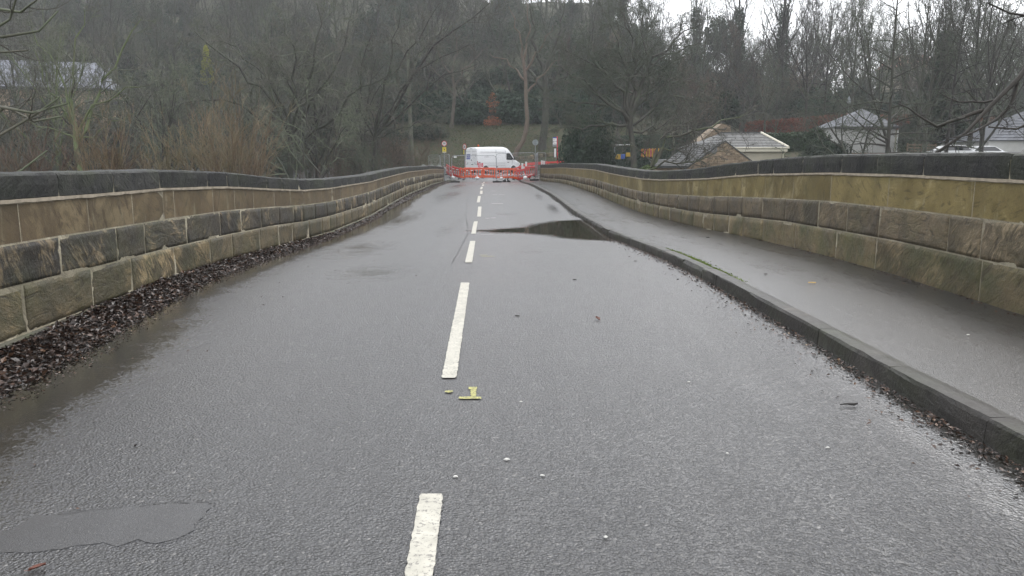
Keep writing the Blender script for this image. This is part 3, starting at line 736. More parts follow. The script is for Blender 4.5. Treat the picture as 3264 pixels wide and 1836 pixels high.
def make_tree(seed, H=14, trunk_r=.22, limbs=8, fork=.3, a1=(35, 60), l1=.55, lv=((7, .5, 50), (6, .5, 50), (5, .55, 45)), wig=(.05, .12, .16, .2, .25), trop=(.0, .06, .04, .03, .0),
              twig_r=.012, lean=(0, 0), custom=None, split=2, trunk_frac=.85, rmin=.02, shape='round', jit=1.0):
    """returns (trunk mesh data, crown mesh data, trunk polyline); custom = list of limb polylines, first one the trunk"""
    rg = np.random.default_rng(seed); G0, G1 = Geo(), Geo()
    if custom is None:
        D = np.array([[lean[0], lean[1], 1.0]]); k = 12
        P = grow(rg, np.array([[0, 0, -.6]]), D, np.array([H * trunk_frac]), k, wig[0], trop[0])
        t = np.linspace(0, 1, k + 1); Rr = (trunk_r * (1 - t * .88) * (1 + .5 * np.exp(-t * 22)))[None]
        V, Q = tubes(P, Rr, 9); G0.add(V, Q)
        par, pr = P, Rr; tr_line = P[0]
        nch = limbs; t0 = fork; angr = a1; lr = l1 * H
        first = True
    else:
        tr = resample(custom[0], 10); tr_line = tr
        Rr = np.linspace(trunk_r, trunk_r * .6, 10)[None]; Rr[0, 0] *= 1.3
        V, Q = tubes(tr[None], Rr, 9); G0.add(V, Q)
        L_ = []
        for c in custom[1:]:
            q = resample(c, 9); q[1:-1] += rg.normal(0, .16 * jit, q[1:-1].shape); L_.append(q)
        P = np.stack(L_); ln = np.linalg.norm(np.diff(P, axis=1), axis=2).sum(1)
        rr = trunk_r * .52 * np.clip(ln / ln.max(), .45, 1); Rr = rr[:, None] * np.linspace(1, .22, 9)[None]
        V, Q = tubes(P, Rr, 7); G0.add(V, Q); par, pr = P, Rr; first = False
    levels = ([(nch, None, None)] if first else []) + list(lv)
    for li, (nc, ratio, ang) in enumerate(levels):
        lev = li + (1 if first else 2)
        N, kk, _ = par.shape
        M = N * nc; pid = np.repeat(np.arange(N), nc)
        t_lo = t0 if (first and li == 0) else .18
        t = (t_lo + (1 - t_lo) * (np.tile(np.arange(nc), N) + rg.uniform(.1, .95, M)) / nc); t = np.clip(t, 0, .985)
        f = t * (kk - 1); i0 = np.minimum(f.astype(int), kk - 2); w = (f - i0)[:, None]
        S = par[pid, i0] * (1 - w) + par[pid, i0 + 1] * w; T = _norm(par[pid, i0 + 1] - par[pid, i0])
        r_par = pr[pid, i0] * (1 - w[:, 0]) + pr[pid, i0 + 1] * w[:, 0]
        plen = np.linalg.norm(np.diff(par, axis=1), axis=2).sum(1)[pid]
        a, b = _frame(T); phi = rg.uniform(0, 2 * np.pi, M) if not (first and li == 0) else np.arange(M) * 2.4 + rg.uniform(-.5, .5, M)
        if first and li == 0:
            lo, hi = R(angr[0]), R(angr[1]); th = hi + (lo - hi) * (t - t_lo) / (1 - t_lo) + rg.normal(0, .12, M)
            s_ = {'round': 1.05 - .55 * np.abs((t - t_lo) / (1 - t_lo) - .25) * 1.3, 'cone': 1.1 - .95 * (t - t_lo) / (1 - t_lo), 'vase': .65 + .35 * (1 - t)}[shape]
            L = lr * s_ * rg.uniform(.75, 1.15, M)
        else:
            th = R(ang) + rg.normal(0, .25, M); L = plen * ratio * (1.15 - .65 * t) * rg.uniform(.6, 1.3, M)
        D = T * np.cos(th)[:, None] + (a * np.cos(phi)[:, None] + b * np.sin(phi)[:, None]) * np.sin(th)[:, None]
        nseg = (6, 5, 4, 3, 2, 2)[min(lev - 1, 5)]
        P = grow(rg, S, D, L, nseg, wig[min(lev, 4)], trop[min(lev, 4)])
        last = li == len(levels) - 1
        r0 = np.maximum(np.minimum(r_par * .62, L * .022 + .004), twig_r * (1.0 if last else 1.35))
        tt = np.linspace(0, 1, nseg + 1)[None]; Rr = np.maximum(r0[:, None] * (1 - tt * .75), twig_r * .55)
        V, Q = tubes(P, Rr, 6 if lev <= 1 else (5 if lev == 2 else 3))
        (G0 if lev < split else G1).add(V, Q)
        par, pr = P, Rr
    return G0, G1, tr_line
M_BARK = bark('wet bark', (.016, .014, .012), (.042, .036, .029), (.046, .058, .034), .5)
M_BARKM = bark('mossy bark', (.030, .030, .020), (.070, .066, .044), (.085, .110, .042), .8)
M_TWIG = bark('brown twigs', (.027, .026, .021), (.072, .066, .055), (.048, .066, .037), .6)
M_TWIGG = bark('lichen grey twigs', (.045, .042, .034), (.125, .118, .095), (.085, .112, .060), .6)
M_TWIGR = bark('red brown twigs', (.060, .038, .028), (.115, .072, .052), (.08, .08, .05), .4)
M_TWIGO = bark('tan shrub stems', (.105, .068, .042), (.185, .135, .085), (.12, .12, .07), .5)
def fmt(o, parts, loc, rz, sc):
    pass
PROTO = {}
def proto(key, ivy=0, **kw):
    G0, G1, tl = make_tree(**kw); PROTO[key] = (G0.mesh(key + ' trunk'), G1.mesh(key + ' crown'), ivy_mesh(tl, kw.get('seed', 1), ivy, kw.get('trunk_r', .2)) if ivy else None)
def leaf_quads(rg, C, size, nrm=None, fold=.0):
    N = len(C); d = _norm(rg.normal(0, 1, (N, 3))) if nrm is None else _norm(nrm + rg.normal(0, .7, (N, 3)))
    a, b = _frame(d); ph = rg.uniform(0, 6.28, N)[:, None]; u = a * np.cos(ph) + b * np.sin(ph); v = np.cross(d, u)
    s = (size * rg.uniform(.6, 1.4, N))[:, None] if np.isscalar(size) else size[:, None]
    V = np.stack([C - u * s, C - v * s * .5, C + u * s, C + v * s * .5], 1).reshape(-1, 3)
    return V, (np.arange(N)[:, None] * 4 + np.arange(4)[None])
def ivy_mesh(line, seed, amount, r):
    rg = np.random.default_rng(seed); n_ = int(amount)
    t = rg.uniform(.0, .8, n_) ** 1.0; f = t * (len(line) - 1); i = np.minimum(f.astype(int), len(line) - 2); w = (f - i)[:, None]
    c = line[i] * (1 - w) + line[i + 1] * w
    an = rg.uniform(0, 6.28, n_); rr = r * (1.2 + rg.gamma(1.5, .9, n_) * (1.1 - t))
    c = c + np.stack([np.cos(an) * rr, np.sin(an) * rr, rg.normal(0, .15, n_)], 1)
    return np_mesh('ivy', *leaf_quads(rg, c, .13))
M_IVY = foliage('ivy leaves', (.018, .032, .014), (.028, .050, .020), (.045, .075, .030), .4)
M_LAUREL = foliage('laurel leaves', (.014, .030, .016), (.024, .048, .026), (.045, .078, .042), .35)
M_YEW = foliage('yew needles', (.012, .022, .012), (.020, .036, .018), (.034, .054, .026), .55)
M_GOLD = foliage('golden conifer foliage', (.16, .17, .03), (.26, .27, .05), (.36, .36, .08), .5)
M_BRIGHT = foliage('light green leaves', (.05, .09, .02), (.09, .14, .03), (.14, .19, .05), .5)
M_COPPER = foliage('copper beech leaves', (.16, .055, .025), (.27, .095, .045), (.38, .15, .07), .6)
M_HEDGE = foliage('russet beech hedge leaves', (.10, .030, .018), (.16, .050, .028), (.22, .08, .045), .7)

proto('oak_a', seed=3, H=13, trunk_r=.27, limbs=9, fork=.26, a1=(22, 72), l1=.58, lv=((7, .52, 48), (6, .5, 50), (5, .5, 48)), wig=(.10, .17, .22, .26, .3), trunk_frac=.72)
proto('oak_b', seed=14, H=14, trunk_r=.3, limbs=10, fork=.22, a1=(20, 66), l1=.55, lv=((7, .5, 46), (6, .5, 52), (5, .5, 45)), wig=(.12, .19, .22, .26, .3), trunk_frac=.7)
proto('ash_a', seed=5, H=18, trunk_r=.24, limbs=13, fork=.25, a1=(14, 44), l1=.42, lv=((7, .45, 38), (5, .5, 40), (4, .5, 38)), wig=(.035, .07, .10, .14, .18), trop=(0, .10, .06, .03, 0), trunk_frac=.86)
proto('ash_b', seed=6, H=17, trunk_r=.2, limbs=12, fork=.35, a1=(12, 48), l1=.40, lv=((7, .45, 42), (5, .5, 40), (4, .5, 40)), wig=(.05, .08, .12, .16, .2), trop=(0, .12, .05, .02, 0), lean=(.06, 0))
proto('slim', seed=8, H=16, trunk_r=.15, limbs=10, fork=.4, a1=(20, 55), l1=.26, lv=((6, .5, 45), (5, .5, 45), (3, .5, 40)), wig=(.06, .12, .14, .2, .2), lean=(-.05, 0))
proto('ivied', ivy=5200, seed=9, H=20, trunk_r=.3, limbs=14, fork=.35, a1=(8, 34), l1=.36, lv=((7, .45, 32), (5, .5, 34), (4, .5, 34)), wig=(.03, .06, .09, .12, .15), trop=(0, .12, .08, .04, 0))
proto('larch', seed=10, H=17, trunk_r=.2, limbs=46, fork=.12, a1=(48, 98), l1=.27, lv=((9, .42, 52), (5, .45, 48)), wig=(.015, .06, .10, .14, .18), trop=(0, -.03, -.05, -.03, 0), trunk_frac=.97, shape='cone', twig_r=.010)
proto('thicket', seed=12, H=5.5, trunk_r=.06, limbs=16, fork=.04, a1=(8, 50), l1=.75, lv=((8, .42, 34), (5, .5, 36), (4, .5, 40)), wig=(.1, .09, .12, .16, .2), trop=(0, .05, .03, .02, 0), twig_r=.009)
def leafy(key, seed, n_leaf, size, rx, ry, rz_, clumps=50, cr=.3, cone=False, base=.0):
    rg = np.random.default_rng(seed)
    d = _norm(rg.normal(0, 1, (clumps, 3))); d[:, 2] = np.abs(d[:, 2]) * 1.0 - .12
    if cone:
        h = rg.uniform(0, 1, clumps); an = rg.uniform(0, 6.28, clumps); rad = (1 - h) ** .9 * rg.uniform(.7, 1, clumps)
        C = np.stack([np.cos(an) * rad * rx, np.sin(an) * rad * ry, h * rz_], 1)
    else:
        C = d * np.array([rx, ry, rz_]) * rg.uniform(.45, .95, clumps)[:, None]; C[:, 2] += rz_ * .12
    cid = rg.integers(0, clumps, n_leaf); v = _norm(rg.normal(0, 1, (n_leaf, 3)))
    rad = rg.uniform(.55, 1.1, n_leaf)[:, None] * (cr * np.array([rx, ry, rz_ * (.35 if cone else .8)])) * rg.uniform(.6, 1.3, clumps)[cid][:, None]
    P = C[cid] + v * rad
    P[:, 2] = np.maximum(P[:, 2] + base, -.3)
    V, Q = leaf_quads(rg, P, size, v)
    PROTO[key] = np_mesh(key, V, Q)
leafy('laurel', 21, 9000, .13, 2.6, 2.2, 2.4)
leafy('holly', 22, 8000, .11, 1.7, 1.6, 3.4, 60, .26)
leafy('yew', 23, 12000, .12, 3.0, 2.6, 4.2, 80, .24)
leafy('conifer', 24, 9000, .14, 1.9, 1.9, 8.0, 110, .22, cone=True)
leafy('cone_small', 25, 3500, .09, .8, .8, 3.9, 60, .25, cone=True)
leafy('pine_top', 26, 8000, .15, 2.6, 2.4, 5.5, 46, .22)

def tree(key, x, y, sc, rz, label, group=None, m0=M_BARK, m1=M_TWIG, z=None, name='bare_tree', sz=1.0):
    a, b, iv = PROTO[key]
    r = empty('upright_tree' if key.startswith('ash') and name == 'bare_tree' else name, (x, y, (float(terr(x, y)) if z is None else z) - .1), rz, label, 'tree', group); r.scale = (sc, sc, sc * sz)
    for nm, me, mt in (('trunk', a, m0), ('crown', b, m1), ('ivy', iv, M_IVY)):
        if me is None: continue
        o = bpy.data.objects.new(nm, me); link(o); o.parent = r
        if not me.materials: me.materials.append(mt)
        if me.materials[0] is not mt: o.material_slots[0].link = 'OBJECT'; o.material_slots[0].material = mt
    return r
def bush(key, x, y, sc, rz, label, mat, group=None, z=None, name='evergreen_shrub', cat='shrub'):
    me = PROTO[key]; o = bpy.data.objects.new(name, me); link(o)
    if not me.materials: me.materials.append(mat)
    if me.materials[0] is not mat: o.material_slots[0].link = 'OBJECT'; o.material_slots[0].material = mat
    o.location = (x, y, (float(terr(x, y)) if z is None else z) - .1); o.rotation_euler = (0, 0, rz); o.scale = sc if hasattr(sc, '__len__') else (sc,) * 3
    return tag(o, label, cat, group)
def special(pix, Y, r, label, seed, m0=M_BARK, m1=M_TWIGG, lv=((9, .42, 48), (6, .5, 48), (5, .5, 45), (3, .5, 42)), name='bare_tree', twig_r=.0125, spread=2.2, wig=(.1, .22, .28, .3, .32), trop=(.0, .03, .03, .02, .0), ivy=0, root=None):
    """a tree one can tell apart: its own trunk and limb lines, standing Y metres ahead"""
    rs = random.Random(seed); cu = []
    base = at(pix[0][0][0], pix[0][0][1], Y) if root is None else Vector(root)
    g = float(terr(base.x, base.y)) if root is None else base.z
    for k, pl in enumerate(pix):
        o = rs.uniform(-spread, spread) if k else 0; q = []
        for i, p in enumerate(pl):
            t = i / (len(pl) - 1)
            q.append(Vector(p) if len(p) == 3 and not isinstance(p[0], int) else at(p[0], p[1], Y + o * t))
        cu.append(q)
    if root is None: cu[0].insert(0, Vector((cu[0][0].x, Y, g - .3)))
    o0 = Vector((base.x, base.y, g))
    G0, G1, tl = make_tree(seed=seed, trunk_r=r, custom=[[tuple(p - o0) for p in c] for c in cu], lv=lv, split=2, twig_r=twig_r, wig=wig, trop=trop, jit=min(1, spread / 2) ** 2)
    e = empty(name, o0, 0, label, 'tree')
    place('trunk', G0.mesh('trunk'), m0, e); place('crown', G1.mesh('crown'), m1, e)
    if ivy: place('ivy', ivy_mesh(np.array([tuple(p - o0) for p in cu[0]]), seed, ivy, r), M_IVY, e)
    return e
special([[(2022, 545), (2018, 470), (2008, 400), (2012, 372)],
         [(2012, 375), (1985, 300), (1960, 262), (1930, 230), (1880, 200), (1800, 160)], [(2008, 385), (1975, 355), (1930, 320), (1880, 270), (1830, 235), (1760, 210)],
         [(2005, 398), (1960, 392), (1900, 400), (1840, 402), (1770, 405)], [(2015, 372), (2040, 330), (2060, 300), (2100, 285), (2150, 255), (2220, 245)],
         [(2012, 372), (2030, 300), (2050, 260), (2070, 200), (2060, 130), (2050, 50)], [(2020, 350), (2060, 220), (2100, 170), (2160, 120), (2230, 80)],
         [(2010, 372), (2000, 270), (1990, 200), (1960, 130), (1930, 50)], [(2018, 400), (2090, 330), (2150, 310), (2230, 300)], [(2020, 420), (2060, 410), (2110, 405), (2180, 375)],
         [(2005, 410), (1960, 340), (1900, 330), (1820, 320), (1760, 330)], [(2012, 372), (2010, 250), (2020, 150), (1990, 40)]],
        58, .30, 'broad bare tree rising behind the right parapet with a wide crown of pale lichened twigs', 41, lv=((12, .46, 46), (8, .5, 46), (5, .52, 44), (3, .55, 42)), twig_r=.013, m0=bark('lichened limbs', (.030, .028, .023), (.070, .066, .052), (.075, .095, .055), .6), m1=M_TWIG)
special([[(2048, 585), (2085, 520), (2112, 472)], [(2060, 545), (2120, 519), (2200, 515), (2260, 502), (2320, 480)], [(2075, 530), (2110, 445), (2160, 425), (2240, 400), (2330, 380), (2400, 350)],
         [(2112, 472), (2150, 475), (2200, 495), (2250, 520)], [(2185, 516), (2205, 470), (2215, 420), (2212, 365)], [(2112, 472), (2130, 430), (2160, 390), (2150, 350)], [(2085, 515), (2040, 480), (1990, 455), (1950, 430)]],
        46, .20, 'low mossy tree leaning over the slate roofs with limbs almost level', 43, m0=M_BARKM, lv=((12, .4, 48), (7, .5, 48), (5, .5, 45)), spread=1.6, twig_r=.012)
special([[(925, 575), (925, 520), (928, 470), (925, 425)], [(925, 480), (880, 440), (840, 400), (790, 340), (720, 322), (640, 322), (560, 335)], [(925, 430), (930, 370), (950, 320), (930, 280), (890, 230), (860, 150)],
         [(925, 440), (905, 340), (860, 260), (800, 190), (700, 130)], [(928, 470), (975, 450), (1030, 410), (1080, 370), (1100, 320), (1150, 280), (1240, 240)], [(925, 425), (960, 300), (1000, 200), (1020, 100), (1010, 10)],
         [(925, 425), (940, 250), (930, 150), (905, 60)], [(925, 440), (870, 330), (780, 240), (700, 190), (620, 100)], [(926, 430), (1000, 330), (1070, 220), (1110, 90)]],
        60, .30, 'big dark oak over the left parapet, its long lowest limb arching out to the left', 44, lv=((11, .40, 48), (7, .5, 48), (5, .5, 45), (3, .55, 42)), m1=M_TWIGG, twig_r=.014)
special([[(1190, 560), (1192, 500), (1195, 435)], [(1195, 440), (1250, 390), (1310, 320), (1370, 270), (1440, 235), (1520, 205)], [(1195, 435), (1240, 330), (1330, 230), (1410, 190), (1500, 140)],
         [(1195, 440), (1150, 360), (1140, 280), (1160, 180), (1200, 60)], [(1192, 440), (1260, 330), (1340, 190), (1430, 110), (1560, 10)], [(1195, 450), (1130, 420), (1060, 415), (990, 440)], [(1195, 450), (1130, 470), (1060, 475), (1010, 455)],
         [(1195, 440), (1210, 300), (1260, 150), (1280, 20)], [(1195, 440), (1270, 420), (1350, 400), (1420, 400)], [(1195, 440), (1230, 260), (1340, 100), (1400, 10)]],
        63, .26, 'spreading bare tree left of the speed sign whose limbs sweep up to the right', 45, lv=((9, .36, 42), (6, .5, 44), (5, .5, 42), (3, .55, 42)))
special([[(258, 575), (252, 505), (236, 440), (240, 402)], [(245, 440), (300, 430), (350, 390), (430, 360)], [(240, 405), (200, 340), (140, 270), (110, 160)], [(240, 405), (225, 330), (235, 250), (240, 130), (270, 30)], [(250, 450), (290, 380), (330, 240), (400, 150), (450, 60)],
         [(250, 450), (190, 420), (120, 400), (60, 350)], [(245, 430), (300, 330), (400, 290), (480, 270)], [(240, 405), (180, 220), (100, 90)]],
        42, .20, 'green mossy tree forking low in front of the long grey roof', 46, m0=M_BARKM, m1=M_TWIGG, lv=((9, .36, 46), (6, .48, 46), (5, .5, 44)), spread=1.6)
special([[(1438, 412), (1445, 350), (1450, 290), (1440, 230)], [(1440, 235), (1400, 170), (1380, 90)], [(1445, 280), (1500, 200), (1560, 150)], [(1440, 230), (1460, 150), (1440, 60)], [(1445, 300), (1400, 240), (1350, 200)]],
        101.5, .26, 'tree with a pale leaning trunk on the crest of the grass bank', 47, m0=bark('pale bark', (.09, .075, .06), (.15, .125, .10), (.10, .10, .06), .3), lv=((8, .4, 45), (6, .5, 45), (5, .5, 45)), m1=M_TWIG)
special([[(1638, 492), (1655, 470), (1674, 440), (1681, 380), (1676, 320), (1676, 250), (1668, 190)], [(1668, 195), (1650, 100), (1620, 20)], [(1672, 230), (1720, 160), (1760, 80)], [(1676, 300), (1730, 230), (1800, 190)], [(1668, 195), (1690, 110), (1680, 10)], [(1676, 260), (1620, 200), (1560, 170)]],
        92.5, .30, 'slender tree with a curved brown trunk at the foot of the bank behind the van', 48, m0=bark('ruddy bark', (.075, .052, .040), (.12, .088, .068), (.08, .08, .05), .3), lv=((8, .4, 45), (6, .5, 45), (5, .5, 45)), m1=M_TWIG)
special([[(1728, 462), (1738, 390), (1740, 300), (1735, 230)], [(1735, 235), (1700, 120), (1690, 10)], [(1735, 230), (1780, 120), (1800, 10)], [(1738, 300), (1800, 240), (1850, 160)], [(1738, 290), (1680, 220), (1640, 120)]],
        95, .50, 'stout dark trunk on the bank right of the curved one', 49, lv=((8, .4, 40), (6, .5, 42), (5, .5, 42)), ivy=0, m1=M_TWIG)
special([[(1313, 500), (1308, 400), (1304, 300), (1300, 180)], [(1302, 200), (1270, 100), (1260, 10)], [(1304, 260), (1350, 160), (1370, 40)], [(1306, 330), (1250, 280), (1200, 240)], [(1302, 190), (1310, 90), (1300, 5)]],
        88, .28, 'straight pale trunk standing at the left end of the grass bank', 50, m0=M_TWIGG, lv=((8, .4, 42), (6, .5, 42), (5, .5, 42)), m1=M_TWIG)
# limbs reaching into the picture from trees standing just outside it
special([[(11.6, 13.5, -6.2), (11.4, 13.4, 0.0), (11.0, 13.2, 4.4), (10.4, 13.0, 5.4)], [(10.6, 13.0, 5.0), (3400, 60), (3300, 175), (3262, 228), (3238, 268), (3212, 305), (3178, 330), (3130, 352), (3108, 388), (3082, 418), (3048, 446), (3008, 474), (2975, 492)],
         [(3132, 352), (3090, 362), (3050, 385), (2985, 405), (2950, 381), (2925, 363), (2890, 346), (2862, 330)], [(3262, 232), (3228, 305), (3215, 345), (3190, 375), (3150, 395), (3085, 430), (3030, 440)],
         [(11.2, 13.3, 3.0), (3360, 330), (3290, 400), (3220, 420), (3180, 408), (3150, 405)], [(10.8, 13.2, 4.6), (3380, 20), (3270, 60), (3200, 40), (3150, 10)]],
        13, .155, 'mossy limb of a tree outside the frame reaching in over the right parapet', 51, root=(11.6, 13.5, -6.2), m0=M_BARK, m1=M_BARK, lv=((7, .22, 50), (5, .45, 48), (3, .5, 45)), twig_r=.004, spread=.5, wig=(.1, .2, .24, .28, .28))
special([[(-9.4, 10.5, -5.5), (-9.5, 10.4, 0), (-9.3, 10.5, 5.0)], [(-9.3, 10.5, 2.6), (-120, 100), (0, 118), (70, 117), (130, 104), (168, 82), (184, 36)], [(-9.3, 10.5, 3.0), (-90, 120), (0, 92), (36, 62), (52, 20), (56, -20)],
         [(-9.4, 10.5, .6), (-90, 470), (30, 420), (100, 370), (150, 345), (190, 310)], [(-9.4, 10.5, 1.0), (-60, 330), (20, 345), (60, 365), (130, 360), (200, 340), (215, 330)], [(-9.4, 10.5, .2), (-60, 600), (60, 556), (110, 512), (150, 480)],
         [(-9.3, 10.5, 2.0), (-80, 180), (20, 160), (90, 160)], [(-9.4, 10.5, 1.5), (-40, 400), (30, 330), (110, 395), (180, 400), (200, 370)], [(-9.3, 10.5, 4.0), (-80, 20), (60, 40), (110, 20), (130, -10)]],
        10.5, .10, 'drooping pale twigs of a tree outside the frame hanging in at far left', 52, root=(-9.4, 10.5, -5.5), m0=M_TWIGG, m1=M_TWIGG, lv=((5, .26, 50), (4, .42, 45)), twig_r=.0032, spread=.5, wig=(.05, .1, .10, .12, .12), trop=(0, .12, .14, .14, .1))
# right-hand trees one can tell apart
def utree(key, u, Y, sc, rz, label, m0=M_BARK, m1=M_TWIG, group=None, sz=1.0):
    return tree(key, at(u, 500, Y).x, Y, sc, rz, label, group, m0, m1, sz=sz)
utree('larch', 2827, 50, .95, .3, 'tall straight trunk with drooping side branches in front of the white building', M_BARK, M_TWIG, sz=1.15)
utree('larch', 2617, 105, 1.0, 1.3, 'dense fine twigged tree above the slate pyramid roof', M_BARK, M_TWIG)
utree('ash_b', 2884, 58, .95, 2.0, 'forked trunk just right of the white building', M_BARK, M_TWIG)
utree('ash_a', 2948, 64, .95, 4.0, 'thin upright tree in front of the red roofed house', M_BARK, M_TWIG)
utree('larch', 3012, 60, .95, 2.2, 'straight dark trunk left of the dark pine', M_BARK, M_TWIG)
utree('ash_a', 3082, 66, 1.05, 1.0, 'fan branched tree in front of the dark pine', M_BARK, M_TWIG)
utree('oak_b', 3200, 74, 1.1, .4, 'bare tree spreading over the pale building at far right', M_BARK, M_TWIG)
utree('ash_b', 3290, 52, .95, .1, 'bare tree at the right edge of the view', M_BARK, M_TWIG)
for i, (u, Y_, key, sc, lab) in enumerate(((58, 57, 'ash_b', .9, 'leaning mossy trunk before the left end of the grey roof'), (112, 60, 'oak_b', .95, 'thick mossy trunk second from the left before the grey roof'), (178, 56, 'ash_a', .85, 'straight mossy trunk before the middle of the grey roof'),
        (222, 61, 'oak_a', .9, 'dark curved trunk before the middle of the grey roof'), (283, 57, 'oak_b', .85, 'double looking trunk before the right part of the grey roof'), (318, 63, 'ash_b', .95, 'pale mossy trunk at the right end of the grey roof'), (395, 66, 'oak_a', 1.1, 'stout dark trunk just right of the grey roof'), (480, 64, 'oak_b', 1.0, 'tree between the grey roof and the tan shrub'))):
    utree(key, u, Y_, sc, i * 1.7, lab, M_BARKM if i % 2 == 0 else M_BARK, M_TWIGG)
for i, (u, Y_, key, sc, lab) in enumerate(((2760, 57, 'oak_b', .8, 'bare tree leaning across the pyramid roof'), (2915, 70, 'ash_a', 1.0, 'upright tree between the white building and the timber fence'), (3045, 74, 'ash_b', 1.05, 'leaning tree above the left parked car'), (3130, 62, 'ash_a', .95, 'upright tree above the right parked car'), (3170, 82, 'oak_a', 1.1, 'wide tree behind the pale roof at far right'),
        (2560, 96, 'ash_a', .9, 'upright tree at the left end of the russet hedge'), (2700, 98, 'ash_a', .95, 'upright tree behind the apex of the pyramid roof'), (2440, 108, 'oak_a', .9, 'wide crowned tree above the bungalow hip'))):
    utree(key, u, Y_, sc, i * 1.3, lab, M_BARK, M_TWIG)
utree('ivied', 2345, 128, 1.25, .1, 'left of the two tall ivy clad trees standing against the sky')
utree('ivied', 2480, 122, 1.25, 2.1, 'right of the two tall ivy clad trees standing against the sky')
utree('ivied', 2215, 140, 1.2, 1.1, 'ivy clad tree on the skyline above the wide crowned tree')
utree('ivied', 1975, 160, 1.0, 3.1, 'ivy wrapped trunk on the skyline in the middle of the wood')
bush('conifer', at(2990, 400, 78).x, 78, (1.5, 1.5, 1.4), 0, 'dark pine behind the straight trunks at right', M_YEW, name='pine_tree', cat='tree')
bush('pine_top', at(2290, 300, 150).x, 150, 1.5, 1, 'round dark evergreen crown against the sky between ivy clad trees', M_YEW, name='evergreen_tree', cat='tree', z=float(terr(45, 150)) + 8)
# shrubs one can tell apart
bush('yew', at(1850, 500, 69).x + .3, 69, (.78, .80, 1.62), .4, 'big dark evergreen bush right of the red bus stop pole', M_LAUREL, name='evergreen_bush')
bush('yew', at(1912, 500, 66).x, 66, (.55, .6, 1.35), 2.4, 'smaller dark evergreen bush against the trunk of the broad tree', M_YEW, name='evergreen_bush')
bush('yew', at(2370, 500, 44).x, 44, (.48, .48, .62), 1.4, 'dark yew bush with brown tips in front of the cream wall', M_YEW, z=-1.6, name='yew_bush')
bush('cone_small', at(662, 250, 104).x, 104, (1.3, 1.3, 1.15), 0, 'yellow green conical shrub among the dark trees at left', M_GOLD, z=at(662, 262, 104).z, name='golden_conifer')
bush('laurel', at(2640, 450, 70).x, 70, (.75, .8, 1.2), 0, 'dark shrub left of the white building wall', M_YEW)
bush('holly', at(2600, 450, 72).x, 72, (.9, .9, .95), 1, 'ivy grown shrub over the garden wall end', M_IVY)
bush('laurel', at(2080, 470, 74).x, 74, (.7, .7, .65), 2, 'light green shrub behind the coloured pickets', M_BRIGHT)
bush('laurel', at(2240, 430, 80).x, 80, (.8, .7, .9), 3, 'yellowish shrub behind the stone gable', M_BRIGHT)
bush('holly', at(2900, 470, 72).x, 72, (.8, .8, .8), 2, 'ivy covered stump by the white drainpipe', M_IVY)
# copper beech sapling with its dead leaves
e = empty('beech_sapling', (at(1570, 405, 102).x, 102, float(terr(at(1570, 405, 102).x, 102))), 0, 'young beech still holding orange brown leaves on the bank', 'tree')
g0, g1, tl = make_tree(seed=61, H=4.4, trunk_r=.04, limbs=12, fork=.08, a1=(50, 85), l1=.30, lv=((5, .5, 45), (3, .5, 40)), twig_r=.01, shape='cone')
place('trunk', g0.mesh('trunk'), M_BARK, e); place('crown', g1.mesh('crown'), M_TWIGR, e)
rg = np.random.default_rng(3); q = []
for h, rr, k in ((.3, 1.15, 260), (.7, 1.2, 300), (1.1, .8, 120), (2.0, .5, 60), (2.6, .7, 90), (3.0, 1.0, 110), (3.6, .5, 60), (4.1, .3, 40)):
    an = rg.uniform(0, 6.28, k); r_ = rr * np.sqrt(rg.uniform(.05, 1, k)); q.append(np.stack([np.cos(an) * r_, np.sin(an) * r_, h + rg.normal(0, .13, k)], 1))
place('dead_leaves', np_mesh('dead_leaves', *leaf_quads(rg, np.concatenate(q), .085)), M_COPPER, e)

# tan and orange stemmed shrubs just beyond the left parapet
G = Geo(); rg = np.random.default_rng(8)
def stems_mesh(seed, n_, H, spread, twigs=5):
    rg = np.random.default_rng(seed); S = np.stack([rg.normal(0, .25, n_), rg.normal(0, .25, n_), np.zeros(n_)], 1)
    an = rg.uniform(0, 6.28, n_); tilt = rg.uniform(0, spread, n_); D = np.stack([np.cos(an) * tilt, np.sin(an) * tilt, np.ones(n_)], 1)
    P = grow(rg, S, D, H * rg.uniform(.5, 1.05, n_), 7, .07, .03); Rr = np.linspace(.016, .005, 8)[None] * np.ones((n_, 1))
    A, B = Geo(), Geo(); A.add(*tubes(P, Rr, 4))
    for lev in range(2):
        N, kk, _ = P.shape; M = N * twigs; pid = np.repeat(np.arange(N), twigs); t = rg.uniform(.3, .97, M); f = t * (kk - 1); i0 = np.minimum(f.astype(int), kk - 2); w = (f - i0)[:, None]
        S = P[pid, i0] * (1 - w) + P[pid, i0 + 1] * w; T = _norm(P[pid, i0 + 1] - P[pid, i0]); a, b = _frame(T); ph = rg.uniform(0, 6.28, M); th = rg.normal(.5, .15, M)
        D = T * np.cos(th)[:, None] + (a * np.cos(ph)[:, None] + b * np.sin(ph)[:, None]) * np.sin(th)[:, None]
        L = H * (.32, .16)[lev] * (1.2 - t) * rg.uniform(.6, 1.3, M); P = grow(rg, S, D, L, 3, .1, .06)
        B.add(*tubes(P, np.linspace((.009, .006)[lev], .0035, 4)[None] * np.ones((M, 1)), 3))
    return A.mesh('stems'), B.mesh('twigs')
SM = [stems_mesh(s, *a) for s, a in ((1, (34, 5.2, .60, 4)), (2, (34, 3.8, .5, 4)), (3, (24, 3.0, .45, 4)))]
